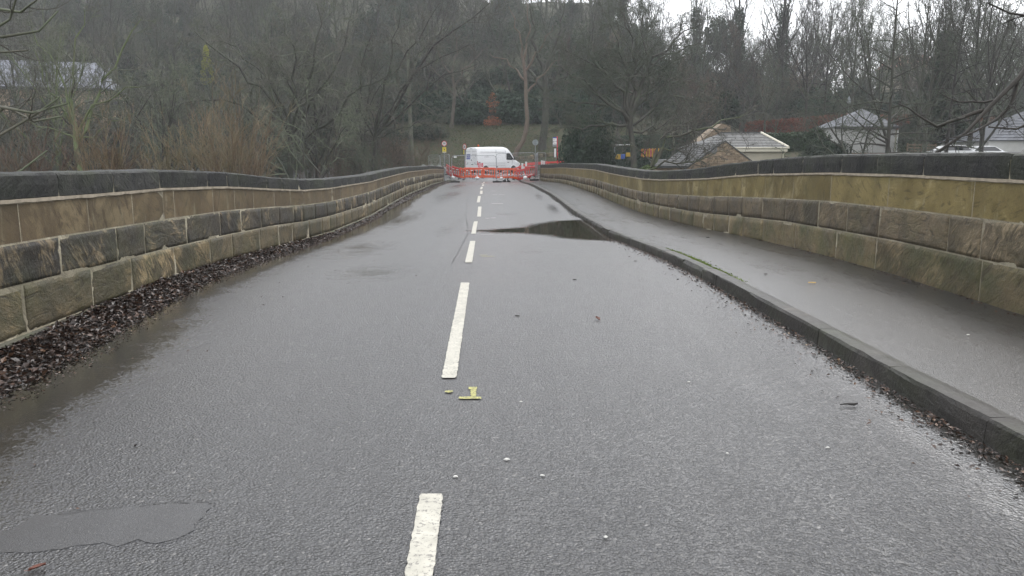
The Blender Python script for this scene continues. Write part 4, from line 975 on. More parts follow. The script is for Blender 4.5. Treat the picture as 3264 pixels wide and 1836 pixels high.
for i, (u, Y_, k, sc, lab, mt) in enumerate(((735, 27, 0, .92, 'large tan twiggy shrub sticking up behind the left parapet', M_TWIGO), (660, 27.5, 1, 1.0, 'orange twigged shrub at the left foot of the tan one', M_TWIGO),
        (330, 25, 1, .95, 'orange brown shrub low behind the left parapet, under the mossy tree', M_TWIGO), (385, 26, 2, .95, 'short russet shrub right beside the orange brown one', M_TWIGR),
        (520, 27, 2, 1.05, 'small lone red brown shrub between two larger ones behind the parapet', M_TWIGO), (800, 30, 1, 1.05, 'tan shrub at the right side of the large twiggy one', M_TWIGO),
        (120, 22, 2, 1.0, 'small reddish shrub at the foot of the drooping branches', M_TWIGR), (15, 22, 2, .9, 'reddish shrub against the left edge of the view', M_TWIGR))):
    x = at(u, 540, Y_).x; z = at(u, 600, Y_).z - (1.0 if k == 0 else .9)
    r_ = empty('twiggy_shrub', (x, Y_, z), i * 1.3, lab, 'shrub'); r_.scale = (sc,) * 3
    for nm, me in zip(('stems', 'twigs'), SM[k]):
        o = bpy.data.objects.new(nm, me); link(o); o.parent = r_; o['kind'] = 'stuff'
        if not me.materials: me.materials.append(mt)
        if me.materials[0] is not mt: o.material_slots[0].link = 'OBJECT'; o.material_slots[0].material = mt
# shrub islands stand on a river shelf
mb = MB(); 
Xs, Ys = np.meshgrid(np.linspace(-26, -5.5, 30), np.linspace(19, 34, 20))
Zs = -1.6 - .06 * (Ys - 19) - np.clip((np.abs(Ys - 26) - 6) * 1.2, 0, 9) - .5 * np.clip(-5.8 - Xs, 0, 1) - np.clip((-21 - Xs) * 1.2, 0, 9)
tag(place('river_island', grid_mesh('river_island', Xs, Ys, Zs), M_FLOOR), kind='structure')

# ---- the wood: repeats of the same kinds, scattered
rs = random.Random(99)
def scatter(n_, fx, ylo, yhi, dmin, ok=None, tries=40):
    pts = []
    for _ in range(n_ * tries):
        if len(pts) >= n_: break
        y = rs.uniform(ylo, yhi); lo, hi = fx(y); x = rs.uniform(lo, hi)
        if ok and not ok(x, y): continue
        if all((x - a) ** 2 + (y - b) ** 2 > dmin ** 2 for a, b in pts): pts.append((x, y))
    return pts
def where(x, y):
    """landmark a scattered thing stands over or beside, from where it appears"""
    u = CX + FPX * x / y
    for lim, t in ((200, 'by the grey roof at far left'), (430, 'right of the grey roof'), (620, 'left of the tan shrub'), (850, 'above the tan shrub'), (1060, 'behind the big dark oak'),
                   (1300, 'above the left parapet end'), (1450, 'above the 30 sign'), (1640, 'above the white van'), (1760, 'by the curved trunk'), (1950, 'above the bus stop pole'),
                   (2150, 'behind the broad tree'), (2400, 'above the stone cottage'), (2600, 'above the bungalow'), (2860, 'above the white building'), (9999, 'near the red roofed house')):
        if u < lim: return t
KIND = dict(oak_a='wide crowned bare tree', oak_b='crooked bare tree', ash_a='upright bare tree', ash_b='leaning bare tree', slim='slim bare tree')
kinds = ['oak_a', 'oak_b', 'ash_a', 'ash_b', 'ash_a', 'slim', 'oak_a', 'oak_b']
def wood(pts, ks, s0, s1, place_, group, tw):
    for x, y in pts:
        k = rs.choice(ks); tree(k, x, y, rs.uniform(s0, s1), rs.uniform(0, 6), KIND[k] + ' ' + place_ + ', ' + where(x, y), group, M_BARK, rs.choice(tw))
def bushes(pts, ks, s0, s1, text, group, mats):
    for x, y in pts:
        s = rs.uniform(s0, s1); bush(rs.choice(ks), x, y, (s, s, s * rs.uniform(.8, 1.3)), rs.uniform(0, 6), text + ' ' + where(x, y), rs.choice(mats), group)
wood(scatter(104, lambda y: (-.69 * y, .10 * y), 104, 150, 4.6, lambda x, y: not (-6 < x < 3 and y < 106)), kinds, .8, 1.15, 'low on the wooded hillside', 'bare trees low on the wooded hillside', (M_TWIG, M_TWIG, M_TWIGG))
FARP = scatter(130, lambda y: (-.69 * y, .10 * y), 150, 250, 6.5)
wood(scatter(26, lambda y: (.06 * y, .33 * y), 86, 108, 4, lambda x, y: y > 100 or x / y > .12), kinds, .5, .8, 'on the lower slope', 'bare trees on the lower right slope', (M_TWIG, M_TWIGR))
wood(scatter(62, lambda y: (.10 * y, .34 * y), 106, 190, 6), kinds, .7, 1.05, 'in the thinning wood', 'bare trees on the thinner part of the slope', (M_TWIG,))
wood(scatter(72, lambda y: (.34 * y, .70 * y), 104, 190, 5), ['ash_a', 'ash_b', 'slim', 'oak_a', 'oak_b'], .9, 1.3, 'on the low ridge at right', 'bare trees of the right hand slope', (M_TWIG,))
wood(scatter(62, lambda y: (-.69 * y, -11 - .05 * (y - 55)), 52, 100, 4.4, lambda x, y: y > 84 or y < 76), kinds, .62, .95, 'beyond the left parapet', 'bare trees behind the left parapet', (M_TWIG, M_TWIGG))
for x, y in scatter(60, lambda y: (-.69 * y, -9), 46, 100, 3.4, lambda x, y: y > 86 or y < 73):
    tree('thicket', x, y, rs.uniform(.6, 1.1), rs.uniform(0, 6), 'brown twiggy thicket low down ' + where(x, y).replace('above', 'below'), 'brown thickets behind the left parapet', M_TWIGR, rs.choice((M_TWIG, M_TWIGR, M_TWIG)), name='thicket')
bushes(scatter(44, lambda y: (-.68 * y, -10), 50, 100, 4.6, lambda x, y: y > 86 or y < 74), ('laurel', 'holly'), .6, 1.1, 'dark evergreen shrub among the trunks', 'dark shrubs behind the left parapet', (M_LAUREL, M_IVY, M_YEW))
bushes(scatter(34, lambda y: (-20, 15), 104.5, 111, 2.4, lambda x, y: abs(x + 2.6) > 2.2 or y > 107), ('laurel', 'laurel', 'holly'), 1.15, 1.7, 'dark green laurel on the crest of the grass bank', 'laurels along the top of the bank', (M_LAUREL,))
bushes(scatter(110, lambda y: (-.68 * y, .30 * y), 108, 200, 5), ('laurel', 'holly', 'yew'), 1.0, 1.9, 'evergreen shrub under the hillside wood', 'evergreens under the hillside wood', (M_LAUREL, M_IVY, M_YEW))
bushes(scatter(56, lambda y: (.17 * y, .69 * y), 98, 180, 5, lambda x, y: x / y < .30 or y > 106), ('laurel', 'holly', 'yew'), .9, 1.5, 'dark evergreen shrub on the slope', 'evergreens on the right hand slope', (M_LAUREL, M_YEW))
for x, y in scatter(60, lambda y: (.12 * y, .69 * y), 96, 165, 4, lambda x, y: x / y < .28 or y > 106):
    tree('thicket', x, y, rs.uniform(.9, 1.4), rs.uniform(0, 6), 'brown undergrowth ' + where(x, y), 'brown undergrowth on the right hand slope', M_TWIG, rs.choice((M_TWIG, M_TWIG, M_TWIGR)), name='thicket')
for x, y in scatter(16, lambda y: (.19 * y, .66 * y), 70, 92, 5, lambda x, y: x / y > .5 or y > 80):
    tree('thicket', x, y, rs.uniform(.6, .95), rs.uniform(0, 6), 'brown thicket in the gardens ' + where(x, y).replace('above', 'near'), 'brown thickets among the gardens', M_TWIG, M_TWIG, name='thicket')
for u, Y_, sc in ((1120, 68, .9), (1170, 70, 1.0), (1230, 69, .9), (1270, 70, .8), (1060, 66, .9), (1330, 74, .8)):
    tree('thicket', at(u, 500, Y_).x, Y_, sc * .8, u, 'russet thicket beside the far end of the left parapet', 'russet thickets by the parapet end', M_TWIGR, M_TWIGR, name='thicket')

# the wood high up the hill reads as one mass
def far_wood(pts):
    me = bpy.data.meshes.new('far_woodland'); me.from_pydata([(x, y, float(terr(x, y)) - .3) for x, y in pts], [], [])
    k = me.attributes.new('kind_index', 'INT', 'POINT'); k.data.foreach_set('value', [i % 4 for i in range(len(pts))])
    o = bpy.data.objects.new('far_woodland', me); link(o); tag(o, kind='stuff')
    g = bpy.data.node_groups.new('far wood', 'GeometryNodeTree'); g.interface.new_socket('Geometry', in_out='INPUT', socket_type='NodeSocketGeometry'); g.interface.new_socket('Geometry', in_out='OUTPUT', socket_type='NodeSocketGeometry')
    N = lambda t: g.nodes.new(t); gi, go = N('NodeGroupInput'), N('NodeGroupOutput'); jn = N('GeometryNodeJoinGeometry')
    rot = N('FunctionNodeRandomValue'); rot.data_type = 'FLOAT_VECTOR'; rot.inputs[0].default_value = (0, 0, 0); rot.inputs[1].default_value = (.05, .05, 6.28)
    sc = N('FunctionNodeRandomValue'); sc.data_type = 'FLOAT'; sc.inputs[2].default_value = 1.0; sc.inputs[3].default_value = 1.35
    at_ = N('GeometryNodeInputNamedAttribute'); at_.data_type = 'INT'; at_.inputs[0].default_value = 'kind_index'
    for i, key in enumerate(('oak_a', 'oak_b', 'ash_a', 'ash_b')):
        src = [ob for ob in scene.objects if ob.data is PROTO[key][0]][0], [ob for ob in scene.objects if ob.data is PROTO[key][1]][0]
        j2 = N('GeometryNodeJoinGeometry')
        for s_ in src:
            oi = N('GeometryNodeObjectInfo'); oi.inputs[0].default_value = s_; g.links.new(oi.outputs['Geometry'], j2.inputs[0])
        cmp_ = N('FunctionNodeCompare'); cmp_.data_type = 'INT'; cmp_.operation = 'EQUAL'; g.links.new(at_.outputs[0], cmp_.inputs[2]); cmp_.inputs[3].default_value = i
        ip = N('GeometryNodeInstanceOnPoints'); g.links.new(gi.outputs[0], ip.inputs['Points']); g.links.new(cmp_.outputs[0], ip.inputs['Selection']); g.links.new(j2.outputs[0], ip.inputs['Instance'])
        g.links.new(rot.outputs[0], ip.inputs['Rotation']); g.links.new(sc.outputs[1], ip.inputs['Scale']); g.links.new(ip.outputs[0], jn.inputs[0])
    g.links.new(jn.outputs[0], go.inputs[0]); m = o.modifiers.new('wood', 'NODES'); m.node_group = g
far_wood(FARP)

# ---- haze of the wet air
n = NT('wet air'); n.t.nodes.remove(n.p)
pv = n.t.nodes.new('ShaderNodeVolumePrincipled'); pv.inputs['Density'].default_value = .00055; pv.inputs['Color'].default_value = (.93, .96, 1, 1); pv.inputs['Anisotropy'].default_value = .0
n.t.links.new(pv.outputs[0], n.out.inputs['Volume'])
MB().box((0, 150, 46), (640, 560, 107)).build('haze', n.m)
tag(bpy.data.objects['haze'], kind='stuff')
print('trees ok')
# ------------------------------------------------------------ materials of made things
M_VAN = plain('white van paint', (.74, .75, .76), .22, var=.02)
M_GLASSD = plain('dark window glass', (.012, .014, .016), .05, spec=.8, var=.05)
M_BLACK = plain('black plastic', (.02, .02, .021), .5)
M_RUB = plain('black rubber', (.014, .014, .014), .75)
M_ORANGE = plain('orange barrier plastic', (.72, .10, .022), .42, var=.10)
M_RED = plain('red barrier plastic', (.55, .035, .028), .42, var=.10)
M_WHITEP = plain('white plastic', (.70, .70, .70), .45, var=.08)
M_GALV = plain('galvanised steel', (.30, .31, .33), .38, .75, var=.15, sc=12)
M_GREYP = plain('grey painted steel', (.20, .22, .23), .5)
M_SIGNR = plain('red sign border', (.42, .012, .02), .4, var=.05)
M_SIGNY = plain('yellow sign face', (.72, .58, .04), .4, var=.05)
M_BLUE = plain('blue vinyl', (.025, .05, .30), .35)
M_POLER = plain('red painted pole', (.46, .015, .03), .4)
M_PINK = plain('red notice board', (.55, .10, .14), .5)
M_TAIL = plain('amber lens', (.55, .10, .02), .2)
M_INK = plain('sign black', (.012, .012, .012), .5)

# ------------------------------------------------------------ van: local x forward, rear at 0, y to its left
VL, VW = 6.1, 2.02
vz = .40
vr = empty('van', (0, 0, 0), 0, 'white high roofed panel van parked behind the orange barriers', 'van')
c0 = at(1523.5, 545, 79.5)
HA = R(43)
vr.rotation_euler = (0, 0, HA)
# rear right corner (x=0, y=-VW/2) sits at c0
off = Matrix.Rotation(HA, 3, 'Z') @ Vector((0, -VW / 2, 0))
vr.location = (c0.x - off.x, c0.y - off.y, float(prof(79.5)) + .05)
def van_body():
    st = [(0.0, 2.50, .42, .955), (.03, 2.56, .36, .985), (.12, 2.60, .34, 1.0), (1.2, 2.66, .34, 1.01), (2.6, 2.70, .34, 1.01), (3.7, 2.70, .34, 1.01), (4.05, 2.66, .34, 1.01), (4.35, 2.54, .34, 1.0),
          (4.65, 2.28, .34, 1.0), (4.95, 1.90, .34, .995), (5.18, 1.58, .34, .985), (5.32, 1.42, .34, .975), (5.6, 1.30, .34, .95), (5.85, 1.16, .34, .90), (6.0, .98, .36, .82), (6.08, .72, .40, .74), (6.1, .5, .44, .66)]
    sec = []
    for x, zt, zb, w in st:
        h = zt - zb; belt = min(zb + h * .72, 1.15)
        inset = .12 * min(1, max(0, (zt - 1.2) / 1.4))
        pts = [(-w * .96, zb), (-w, zb + .10 * h), (-w, zb + .30 * h), (-w * .995, belt), (-(w - inset * .55), belt + (zt - belt) * .55), (-(w - inset) * .985, zt - min(.16, h * .16)), (-(w - inset) * .90, zt - min(.06, h * .06)), (-(w - inset) * .6, zt - .012), (0, zt)]
        pts += [(-a, b) for a, b in pts[-2::-1]]
        sec.append([(x, a, b) for a, b in pts])
    m = len(sec[0]); vs = [p for s in sec for p in s]
    fs = [(i * m + a, i * m + (a + 1) % m, (i + 1) * m + (a + 1) % m, (i + 1) * m + a) for i in range(len(sec) - 1) for a in range(m)]
    fs += [tuple(range(m)), tuple((len(sec) - 1) * m + a for a in range(m))]
    return MB().add(vs, fs)
b_ = van_body().build('body', M_VAN, vr, smooth=False)
for f_ in b_.data.polygons: f_.use_smooth = len(f_.vertices) == 4
def side_panel(pts, name, mat, parent, out=1.012, th=.02, sgn=-1):
    """panel lying on the van's side; pts in (x, z)"""
    def yy(z): return sgn * (1.01 - .066 * min(1, max(0, (z - 1.15) / .9)) - max(0, z - 2.2) * .1) 
    vs = [(x, yy(z) + sgn * .012, z) for x, z in pts] + [(x, yy(z) - sgn * th, z) for x, z in pts]; k = len(pts)
    mb = MB(); mb.add(vs, [tuple(range(k)), tuple(range(2 * k - 1, k - 1, -1))] + [(i, (i + 1) % k, k + (i + 1) % k, k + i) for i in range(k)])
    return mb.build(name, mat, parent)
side_panel([(3.98, 1.36), (4.02, 2.05), (4.34, 2.08), (4.62, 1.92), (4.98, 1.46), (4.75, 1.34)], 'cab_window', M_GLASSD, vr)
side_panel([(3.98, 1.36), (4.02, 2.05), (4.34, 2.08), (4.62, 1.92), (4.98, 1.46), (4.75, 1.34)], 'cab_window', M_GLASSD, vr, sgn=1)
M_SEAMV = plain('panel gap', (.22, .22, .23), .6)
for x0, z0, x1, z1 in ((3.88, .42, 3.88, 2.30), (2.55, .42, 2.55, 2.36), (4.72, .50, 4.86, 1.36), (.35, 1.02, 3.8, 1.02), (.4, 2.14, 3.75, 2.14), (.35, .78, 3.8, .78)):
    d = .010
    side_panel([(x0 - d, z0 - d), (x1 + d, z0 - d), (x1 + d, z1 + d), (x0 - d, z1 + d)] if x0 == x1 or z0 == z1 else [(x0 - d, z0), (x0 + d, z0), (x1 + d, z1), (x1 - d, z1)], 'panel_gap', M_SEAMV, vr, th=.01)
side_panel([(.25, .34), (4.45, .34), (4.45, .52), (.25, .50)], 'sill_trim', M_BLACK, vr, th=.0)
side_panel([(4.10, 1.06), (4.34, 1.06), (4.34, 1.13), (4.10, 1.13)], 'door_handle', M_BLACK, vr)
side_panel([(.9, 1.62), (1.5, 1.62), (1.5, 1.66), (.9, 1.66)], 'faint_lettering', M_SEAMV, vr, th=.005)
side_panel([(1.2, 1.74), (1.45, 1.74), (1.45, 1.80), (1.2, 1.80)], 'faint_lettering', M_SEAMV, vr, th=.005)
# windscreen and bonnet glass
mb = MB(); mb.add([(4.40, -.80, 2.50), (4.40, .80, 2.50), (5.24, .88, 1.55), (5.24, -.88, 1.55), (4.38, -.80, 2.47), (4.38, .80, 2.47), (5.22, .88, 1.52), (5.22, -.88, 1.52)],
    [(0, 1, 2, 3), (4, 7, 6, 5), (0, 3, 7, 4), (1, 5, 6, 2), (0, 4, 5, 1), (3, 2, 6, 7)])
mb.build('windscreen', M_GLASSD, vr)
for sy in (-1, 1):
    m_ = MB().box((4.98, sy * 1.16, 1.52), (.16, .14, .38), bev=.03).box((4.92, sy * 1.04, 1.42), (.06, .16, .05)).build('mirror', M_BLACK, vr)
    for x in (1.05, 4.95):
        cy_ = sy * .90
        w_ = MB(); w_.disc((x, sy * .915, .35), (0, 1, 0), .35, .24, 28); wo_ = w_.build('wheel', M_RUB, vr)
        MB().disc((x, sy * 1.04, .35), (0, 1, 0), .20, .02, 20).build('rim', M_GREYP, wo_)
        ar = MB(); k = 14; vs = []
        for i in range(k + 1):
            a = math.pi * i / k
            for rr in (.40, .46): vs += [(x + math.cos(a) * rr, sy * 1.0, .36 + math.sin(a) * rr), (x + math.cos(a) * rr, sy * 1.045, .36 + math.sin(a) * rr)]
        fs = []
        for i in range(k):
            for a, b in ((0, 1), (1, 3), (3, 2), (2, 0)): fs.append((i * 4 + a, i * 4 + b, i * 4 + 4 + b, i * 4 + 4 + a))
        ar.add(vs, fs); ar.build('wheel_arch', M_VAN, vr)
        MB().disc((x, sy * 1.004, .40), (0, 1, 0), .39, .022, 26).build('arch_recess', M_RUB, vr)
        wo_.location = (0, sy * .115, 0)
# rear: two doors, gaps, handle, emblem, locks, stickers
for sy in (-1, 1):
    d = MB(); y0, y1 = (.012, .93) if sy > 0 else (-.93, -.012)
    poly = [(y0, .55), (y1, .55), (y1, 1.2), (y1 * .93 if abs(y1) > .5 else y1, 2.05), (y1 * .88 if abs(y1) > .5 else y1, 2.40), (y0 * .88 if abs(y0) > .5 else y0, 2.40), (y0 * .93 if abs(y0) > .5 else y0, 2.05), (y0, 1.2)]
    d.add([(-.025, a, b) for a, b in poly] + [(.05, a, b) for a, b in poly], [tuple(range(8)), tuple(range(15, 7, -1))] + [(i, (i + 1) % 8, 8 + (i + 1) % 8, 8 + i) for i in range(8)])
    do = d.build('rear_door', M_VAN, vr)
    MB().tube([(-.034, sy * .08, 2.20), (-.034, sy * .84, 2.20)], .012, 5).build('pressed_line', M_SEAMV, do)
    MB().tube([(-.034, sy * .08, 1.88), (-.034, sy * .86, 1.88)], .014, 5).build('pressed_line', M_SEAMV, do)
    MB().disc((-.035, sy * .56, 1.02), (1, 0, 0), .045, .02, 14).build('lock', M_BLACK, do)
    MB().box((-.035, sy * .72, .90), (.02, .30, .03)).build('hinge_line', M_INK, do)
MB().tube([(-.04, -.92, 1.30), (-.045, -.6, 1.17), (-.045, -.2, 1.12), (-.045, .2, 1.12), (-.045, .6, 1.17), (-.04, .92, 1.30)], .022, 6).build('curved_moulding', M_VAN, vr, smooth=True)
MB().box((-.05, -.16, .88), (.03, .34, .06), bev=.01).build('door_handle', M_INK, vr)
MB().add([(-.03, -.02, 1.42), (-.03, .07, 1.30), (-.03, -.02, 1.18), (-.03, -.11, 1.30), (-.05, -.02, 1.36), (-.05, .035, 1.30), (-.05, -.02, 1.24), (-.05, -.075, 1.30)], [(0, 1, 5, 4), (1, 2, 6, 5), (2, 3, 7, 6), (3, 0, 4, 7), (4, 5, 6, 7)]).build('emblem', M_GREYP, vr)
MB().box((-.01, .04, 2.47), (.05, .36, .05)).build('high_brake_light', M_INK, vr)
MB().box((-.02, 0, .40), (.14, 1.9, .16), bev=.03).build('rear_bumper', M_BLACK, vr)
for sy in (-1, 1): MB().box((-.012, sy * .965, 1.02), (.05, .07, .42), bev=.01).build('tail_light', M_SIGNR, vr)
stk = MB().box((-.034, .47, 1.66), (.012, .58, .52)).build('blue_sticker', M_BLUE, vr)
mb = MB()
mb.tube([(-.043, .70, 1.68), (-.043, .68, 1.80), (-.043, .60, 1.84), (-.043, .55, 1.78), (-.043, .56, 1.70)], .022, 5)
mb.tube([(-.043, .50, 1.78), (-.043, .48, 1.69), (-.043, .43, 1.70), (-.043, .42, 1.78)], .018, 5)
mb.tube([(-.043, .38, 1.70), (-.043, .37, 1.77), (-.043, .31, 1.78), (-.043, .30, 1.70)], .018, 5)
mb.tube([(-.043, .24, 1.82), (-.043, .22, 1.70)], .018, 5)
mb.box((-.042, .47, 1.60), (.006, .56, .035))
for q in range(7): mb.box((-.042, .68 - q * .07, 1.50), (.006, .05, .022))
mb.build('script_lettering', M_WHITEP, stk)
mb = MB()
for q in range(11): mb.box((-.030, -.20 - q * .042, 1.52), (.006, .028, .025))
for q in range(8): mb.box((-.030, -.28 - q * .042, 1.60), (.006, .024, .018))
mb.disc((-.030, -.70, 1.72), (1, 0, 0), .05, .006, 14)
mb.build('small_grey_lettering', M_GREYP, vr)
bc = MB().disc((1.15, .25, 2.70), (0, 0, 1), .09, .05, 14).build('beacon_base', M_INK, vr)
MB().tube([(1.15, .25, 2.72), (1.15, .25, 2.86), (1.15, .25, 2.90)], [.085, .08, .05], 14).build('beacon_lens', M_TAIL, bc)
side_panel([(5.55, .95), (5.92, .78), (5.95, .98), (5.62, 1.16)], 'headlight', M_WHITEP, vr, th=.0)

# ------------------------------------------------------------ steel mesh site fence panels
def tubeframe(W, H):
    r = .25; pts = [(0, 0, .18), (0, 0, H - r)] + [(r - r * math.cos(a), 0, H - r + r * math.sin(a)) for a in np.linspace(.3, 1.57, 4)]
    pts += [(W - r + r * math.sin(a), 0, H - r + r * math.cos(a)) for a in np.linspace(0, 1.27, 4)] + [(W, 0, H - r), (W, 0, .0)]
    pts[0] = (0, 0, .0)
    return pts
def fence_panel(x0, x1, y0, y1, z0, H, label, z1=None, ends=True):
    z1 = z0 if z1 is None else z1
    W = math.hypot(x1 - x0, y1 - y0); e = empty('site_fence', (x0, y0, z0), math.atan2(y1 - y0, x1 - x0), label, 'fence', 'steel mesh fence panels closing the road')
    e.rotation_euler = (0, -math.atan2(z1 - z0, W), math.atan2(y1 - y0, x1 - x0))
    MB().tube(tubeframe(W, H), .021, 6).tube([(0, 0, .22), (W, 0, .22)], .017, 6).build('tube_frame', M_GALV, e)
    mb = MB()
    for k in range(1, int(W / .06)): mb.tube([(k * .06, .012, .22), (k * .06, .012, H - .04)], .0014, 3, False)
    for k in range(1, int(H / .2)): mb.tube([(.02, .012, .22 + k * .2 - .1), (W - .02, .012, .22 + k * .2 - .1)], .0016, 3, False)
    tag(mb.build('wire_mesh', M_GALV, e), kind='stuff')
    return e
def pX(u, Y): return (u - CX) / FPX * Y * 1.003
zF = float(prof(62))
p1 = fence_panel(pX(1443, 62.2), pX(1583, 62.6), 62.2, 62.6, at(1443, 578, 62.2).z + .02, 2.02, 'long fence panel standing across the left lane in front of the van')
MB().box((.28, -.004, 1.90), (.22, .004, .10)).build('white_plate', M_WHITEP, p1)
p2 = fence_panel(pX(1584, 62.9), pX(1706, 64.4), 62.9, 64.4, at(1584, 572, 62.9).z, 2.06, 'fence panel across the right lane, its top higher than its neighbour', z1=at(1706, 566, 64.4).z)
p3 = fence_panel(pX(1408, 66.2), pX(1436, 63.4), 66.2, 63.4, at(1408, 572, 66.2).z, 2.1, 'short looking fence panel seen edge on past the end of the left parapet')
p4 = fence_panel(pX(1371, 70.0), pX(1406, 67.0), 70.0, 67.0, at(1371, 568, 70).z, 2.05, 'leftmost fence panel above the pyramid capped piers')
p5 = fence_panel(pX(1711, 65.0), pX(1738, 68.6), 65.0, 68.6, at(1711, 566, 65.).z, 2.08, 'rightmost fence panel running back past the end of the right parapet')
p6 = fence_panel(pX(1708, 64.6), pX(1713, 66.2), 64.6, 66.2, at(1708, 568, 64.6).z, 2.05, 'fence panel seen end on between the footpath and the right parapet')
blk = None
for u, v, Y_, rz, lab in ((1451, 580, 61.9, .1, 'black fence foot at the left end of the road closure'), (1585, 581, 61.9, .0, 'long black fence foot in the middle of the road'), (1703, 570, 64.2, .2, 'black fence foot beside the right parapet end'),
                      (1450, 585, 60.6, .25, 'flat black rubber block lying in the leaves before the left fence foot')):
    if blk is None:
        blk = empty('ballast_block', (0, 0, 0), 0, lab, 'weight', 'black blocks holding the fence')
        MB().box((0, 0, .06), (.74, .23, .12), bev=.03).build('block', M_RUB, blk); MB().box((0, 0, .135), (.20, .12, .05), bev=.015).build('socket', M_BLACK, blk); o = blk
    else: o = copy_tree(blk)
    o['label'] = lab; a = at(u, v, Y_); o.location = (a.x, a.y, float(prof(Y_)) + (.004 if v < 584 else .01)); o.rotation_euler = (0, 0, rz)
    if v > 584: o.scale = (1.0, 1.3, .35)
    if Y_ > 64: o.location.z += PATH_H
cl = MB().box((0, 0, 0), (.14, .07, .07), bev=.01).tube([(0, -.05, 0), (.10, -.07, .05)], .015, 6); cl.build('clamp', M_BLACK, p1).location = (3.62, 0, 1.12)

# ------------------------------------------------------------ plastic pedestrian barriers
def barrier_meshes(W, H=1.0):
    fr = MB()
    fr.box((0, 0, H - .09), (W, .05, .18), bev=.012).box((0, 0, .19), (W, .05, .20), bev=.012)
    fr.box((-W / 2 + .045, 0, .53), (.09, .045, .76), bev=.01).box((W / 2 - .045, 0, .53), (.09, .045, .76), bev=.01)
    sl = MB().box((0, 0, .55), (.065, .035, .61), bev=.008)
    ft = MB().box((0, 0, .05), (.09, .42, .10), bev=.02).box((0, 0, .12), (.05, .06, .12))
    rf = MB().box((0, -.03, H - .075), (W * .8, .006, .03))
    return fr.mesh('frame'), sl.mesh('slat'), ft.mesh('foot'), rf.mesh('slot_line')
BM = {w: barrier_meshes(w) for w in (1.22, .62)}
def barrier(u, v, Y_, w, rz, tx, ty, mat, label, sc=.92):
    a = at(u, v, Y_); e = empty('pedestrian_barrier', (a.x, a.y, a.z), rz, label, 'barrier', 'plastic barriers across the road')
    e.rotation_euler = (tx, ty, rz); e.scale = (sc, sc, sc)
    fr, sl, ft, rf = BM[1.22 if w > .8 else .62]
    def pm(nm, me, m_, loc=(0, 0, 0)):
        o = bpy.data.objects.new(nm, me); link(o); o.parent = e; o.location = loc
        if not me.materials: me.materials.append(m_)
        o.material_slots[0].link = 'OBJECT'; o.material_slots[0].material = m_; return o
    pm('frame', fr, mat)
    k = 4 if w > .8 else 1; W = 1.22 if w > .8 else .62
    for i in range(k): pm('slat', sl, mat, (-W / 2 + W * (i + 1) / (k + 1), 0, 0))
    for s_ in (-1, 1): pm('foot', ft, M_BLACK, (s_ * W * .36, 0, 0))
    pm('slot_line', rf, M_SIGNR)
    return e
bb = [(1432, 562, 65.4, 1.22, -1.05, .12, .28, M_RED, 'dark red barrier leaning at the left end, nearest the parapet'),
      (1455, 567, 64.9, 1.22, -.75, .18, .22, M_RED, 'red barrier sagging to the right below the striped tape'),
      (1471, 571, 64.2, .62, -.35, .15, .24, M_ORANGE, 'narrow orange barrier pushed over in front of the red ones'),
      (1490, 569, 65.5, .62, .05, 0, 0, M_ORANGE, 'narrow orange barrier left of the wide middle one'),
      (1521.5, 570, 65.0, 1.22, .03, 0, .01, M_ORANGE, 'wide orange barrier standing upright in front of the van rear doors'),
      (1557, 569.5, 65.6, 1.22, -.05, 0, 0, M_ORANGE, 'orange barrier just left of the middle fence post'),
      (1597, 571, 65.1, 1.22, .04, 0, 0, M_ORANGE, 'wide orange barrier just right of the middle fence post'),
      (1627, 571, 65.8, .62, .1, 0, .02, M_ORANGE, 'narrow orange barrier below the van front wheel'),
      (1643, 574, 64.6, .62, .5, .1, .12, M_ORANGE, 'orange red barrier twisted beside the kerb end'),
      (1673, 573, 64.4, 1.22, .15, .05, -.22, M_RED, 'tilted red barrier with its right end raised above the footpath'),
      (1692, 564, 67.5, 1.22, .5, 0, -.03, M_RED, 'red barrier behind the tilted one')]
for b in bb: barrier(*b)
# striped plank barriers to the right of the van
def plank(u0, v0, u1, v1, Y0, Y1, h, stripes, label, z_leg=.0):
    a, b = at(u0, v0, Y0), at(u1, v1, Y1); W = (b - a).length
    e = empty('plank_barrier', a, math.atan2(b.y - a.y, b.x - a.x), label, 'barrier'); e.rotation_euler = (0, -math.asin((b.z - a.z) / W), math.atan2(b.y - a.y, b.x - a.x))
    pk = MB().box((W / 2, 0, 0), (W, .04, h), bev=.008).build('plank', M_RED, e)
    for t in stripes: MB().box((W * t, -.022, 0), (.34, .006, h * .94)).build('white_stripe', M_WHITEP, e)
    for t in (.06, .94): MB().box((W * t, 0, -.42), (.05, .05, .84)).build('leg', M_WHITEP if z_leg else M_RED, e)
plank(1653, 535, 1714, 531, 70, 71, .20, (.22, .55, .85), 'red and white striped plank barrier right of the van nose')
plank(1676, 524, 1745, 518, 75, 78, .26, (), 'plain red plank barrier behind the striped one')
plank(1640, 538, 1676, 524, 73, 75, .16, (), 'short red plank barrier sloping up beside the van nose')
plank(1745, 518, 1800, 516, 78, 80, .16, (), 'thin red plank barrier running on behind the red bus stop pole')
for i, (u, v, Y_, lab) in enumerate(((1665, 526, 73.5, 'short white post at the joint of the red planks'), (1677, 521, 74.5, 'tallest white post rising from the red planks'), (1727, 517, 76, 'white post among the red planks near the pier caps'), (1734, 518, 76.5, 'small white post right of its twin near the pier caps'))):
    a = at(u, v, Y_); tag(MB().box((0, 0, 0), (.16, .12, .60), bev=.02).box((0, 0, .26), (.20, .14, .10), bev=.02).build('marker_post', M_WHITEP), lab, 'post').location = (a.x, a.y, a.z - .15)
